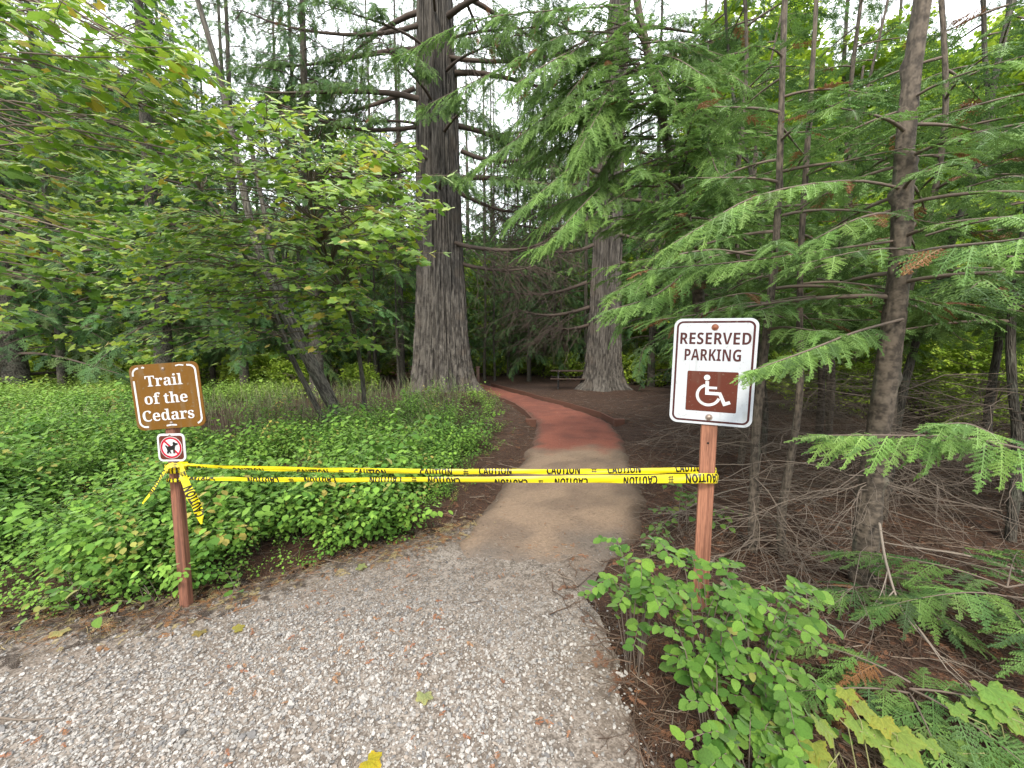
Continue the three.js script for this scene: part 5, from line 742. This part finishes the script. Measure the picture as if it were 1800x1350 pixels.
for (const [px, py, z, s, turn, col, lab] of [
  [643, 1335, -1.44, 0.075, 1.2, [0.55, 0.42, 0.03], 'bright yellow fallen leaf lying nearest on the gravel'],
  [745, 1210, -1.75, 0.07, 0.3, [0.42, 0.42, 0.2], 'pale yellow-green fallen leaf lying flat in the middle of the gravel'],
  [411, 1108, -2.17, 0.06, 2.4, [0.36, 0.3, 0.06], 'crumpled olive-yellow fallen leaf on gravel in front of the trail sign post'],
  [352, 1107, -2.17, 0.06, 0.6, [0.3, 0.22, 0.06], 'curled brown-yellow fallen leaf close by the foot of the trail sign post'],
  [105, 1108, -2.17, 0.08, 0.9, [0.46, 0.36, 0.16], 'tan fallen leaf lying at the edge of the green ground cover'],
  [628, 993, -2.85, 0.075, 1.6, [0.3, 0.33, 0.14], 'grey-green fallen leaf lying where the gravel meets the shrubs'],
  [1405, 1240, -1.65, 0.08, 0.4, [0.4, 0.33, 0.22], 'withered pale leaf lying on needle litter beside the round-leaved shrub'],
  [1272, 1012, -2.5, 0.06, 2, [0.45, 0.38, 0.25], 'small dry beige leaf lying behind the parking post']]) {
  const p = at(px, py, z), o = part('fallen_leaf', mapleLeaves[px % 3], tinted(bladeMat, col.map((v) => v * 1.15))), y = inLot(p[0], p[2]) ? 0.014 : terrain(p[0], p[2]) + 0.02; o.applyMatrix4(frame(V(p[0], y, p[2]), V(Math.sin(turn), 0.12, Math.cos(turn)), V(0.15, 1, 0.1), s * 1.1)); tag(o, lab, 'leaf');
}
for (const [pts, rad, lab, dark] of [
  [[[0, 1255, -1.62], [45, 1257, -1.61], [95, 1256, -1.62]], 0.005, 'pale thin twig lying on gravel nearest the ground cover'],
  [[[130, 1205, -1.78], [150, 1195, -1.82], [172, 1168, -1.9]], 0.003, 'short dark twig lying slanted on the gravel', 1],
  [[[1015, 1010, -2.6], [1035, 988, -2.72], [1047, 978, -2.8]], 0.004, 'thin brown stick lying beside the shrub where gravel turns to tan grit', 1],
  [[[820, 1040, -2.42], [845, 1035, -2.45], [846, 1036, -2.46]], 0.003, 'tiny dark stick in the middle of the gravel', 1]]) {
  const m = new MB(), q = pts.map((p) => { const a = at(...p); return V(a[0], 0.014, a[2]); }); m.tube(new THREE.CatmullRomCurve3(q).getPoints(10), (t) => rad * (1.05 - 0.5 * t), 5); tag(part('twig', m.geo(), dark ? darkTwig : deadTwig), lab, 'twig');
}
{ // dead branches lying on the litter
  const lay = (pts, rad, seed, lab) => { const r = rng(seed), m = new MB(), P = pts.map((p) => V(...p)), c = new THREE.CatmullRomCurve3(P).getPoints(14); m.tube(c, (t) => rad * (1.05 - 0.75 * t), 6); for (let k = 3; k < 13; k += 2) deadBranch(m, c[k], V(r() - 0.5, -0.1, r() - 0.5).add(c[14].clone().sub(c[0]).normalize().multiplyScalar(0.6)), 0.25 + 0.3 * r(), r, rad * 0.45); tag(part('dead_branch', m.geo(), std({ color: rgb(0.22, 0.185, 0.15) })), lab, 'branch'); };
  lay([at(1545, 920, -2.5), at(1560, 1000, -2.2), at(1590, 1080, -1.98), at(1650, 1150, -1.8)], 0.008, 1, 'pale dead branch leaning from the banded trunk down to the ferny seedling');
  lay([at(1800, 1005, -2.6), at(1700, 1000, -2.8), at(1560, 985, -3), at(1480, 960, -3.2)].map((p) => [p[0], terrain(p[0], p[2]) + 0.06, p[2]]), 0.01, 2, 'thin dead branch lying across the litter behind the banded trunk');
  lay([at(1180, 940, -3.6), at(1280, 900, -4.2), at(1400, 880, -4.6)].map((p) => [p[0], terrain(p[0], p[2]) + 0.06, p[2]]), 0.009, 3, 'grey dead branch lying on the litter between path and slim cedars');
}
const ONES = ['', 'first', 'second', 'third', 'fourth', 'fifth', 'sixth', 'seventh', 'eighth', 'ninth', 'tenth', 'eleventh', 'twelfth', 'thirteenth', 'fourteenth', 'fifteenth', 'sixteenth', 'seventeenth', 'eighteenth', 'nineteenth'];
const ordinal = (n) => n < 20 ? ONES[n] : n % 10 ? ['twenty', 'thirty', 'forty'][Math.floor(n / 10) - 2] + '-' + ONES[n % 10] : ['twentieth', 'thirtieth', 'fortieth'][n / 10 - 2];
function inOrder(group, phrase) { scene.children.filter((o) => o.userData.group === group).map((o) => [o.position.clone().applyMatrix4(view).x, o]).sort((a, b) => a[0] - b[0]).forEach(([, o], k) => { o.userData.label = ordinal(k + 1) + ' ' + phrase; }); }
inOrder(shadeG, 'young shaded cedar behind the banded trunk, counted from the path');
inOrder(poleGroup, 'thin conifer beyond the bend, counted from the big trunk');
inOrder('slim young conifers behind the leaning maple', 'slim conifer in the row behind the leaning maple, counted from the frame edge');
inOrder('low bushes at the back edge of the clearing', 'low bush along the back of the clearing, counted from the frame edge');
inOrder('low bushes on the floor deep in the wood', 'low yellow-green bush in the wood beyond the bend, counted from the path');
inOrder('dark spruces at the back of the clearing', 'dark spruce at the back of the clearing, counted from the frame edge');
inOrder('dark spruces between the two old cedars', 'dark spruce between the two old cedars, counted from the big trunk');
inOrder(bg, 'yellow-green understorey tree deep in the wood, counted from the left');
inOrder('tall conifers far back in the wood', 'tall conifer far back in the wood, counted from the left');
inOrder('tall broadleaf trees behind the young cedars', 'tall broadleaf tree behind the young cedars, counted from the path');
inOrder('tall broadleaf trees behind the dark spruces', 'tall broadleaf tree behind the dark spruces, counted from the frame edge');
renderer.render(scene, camera);
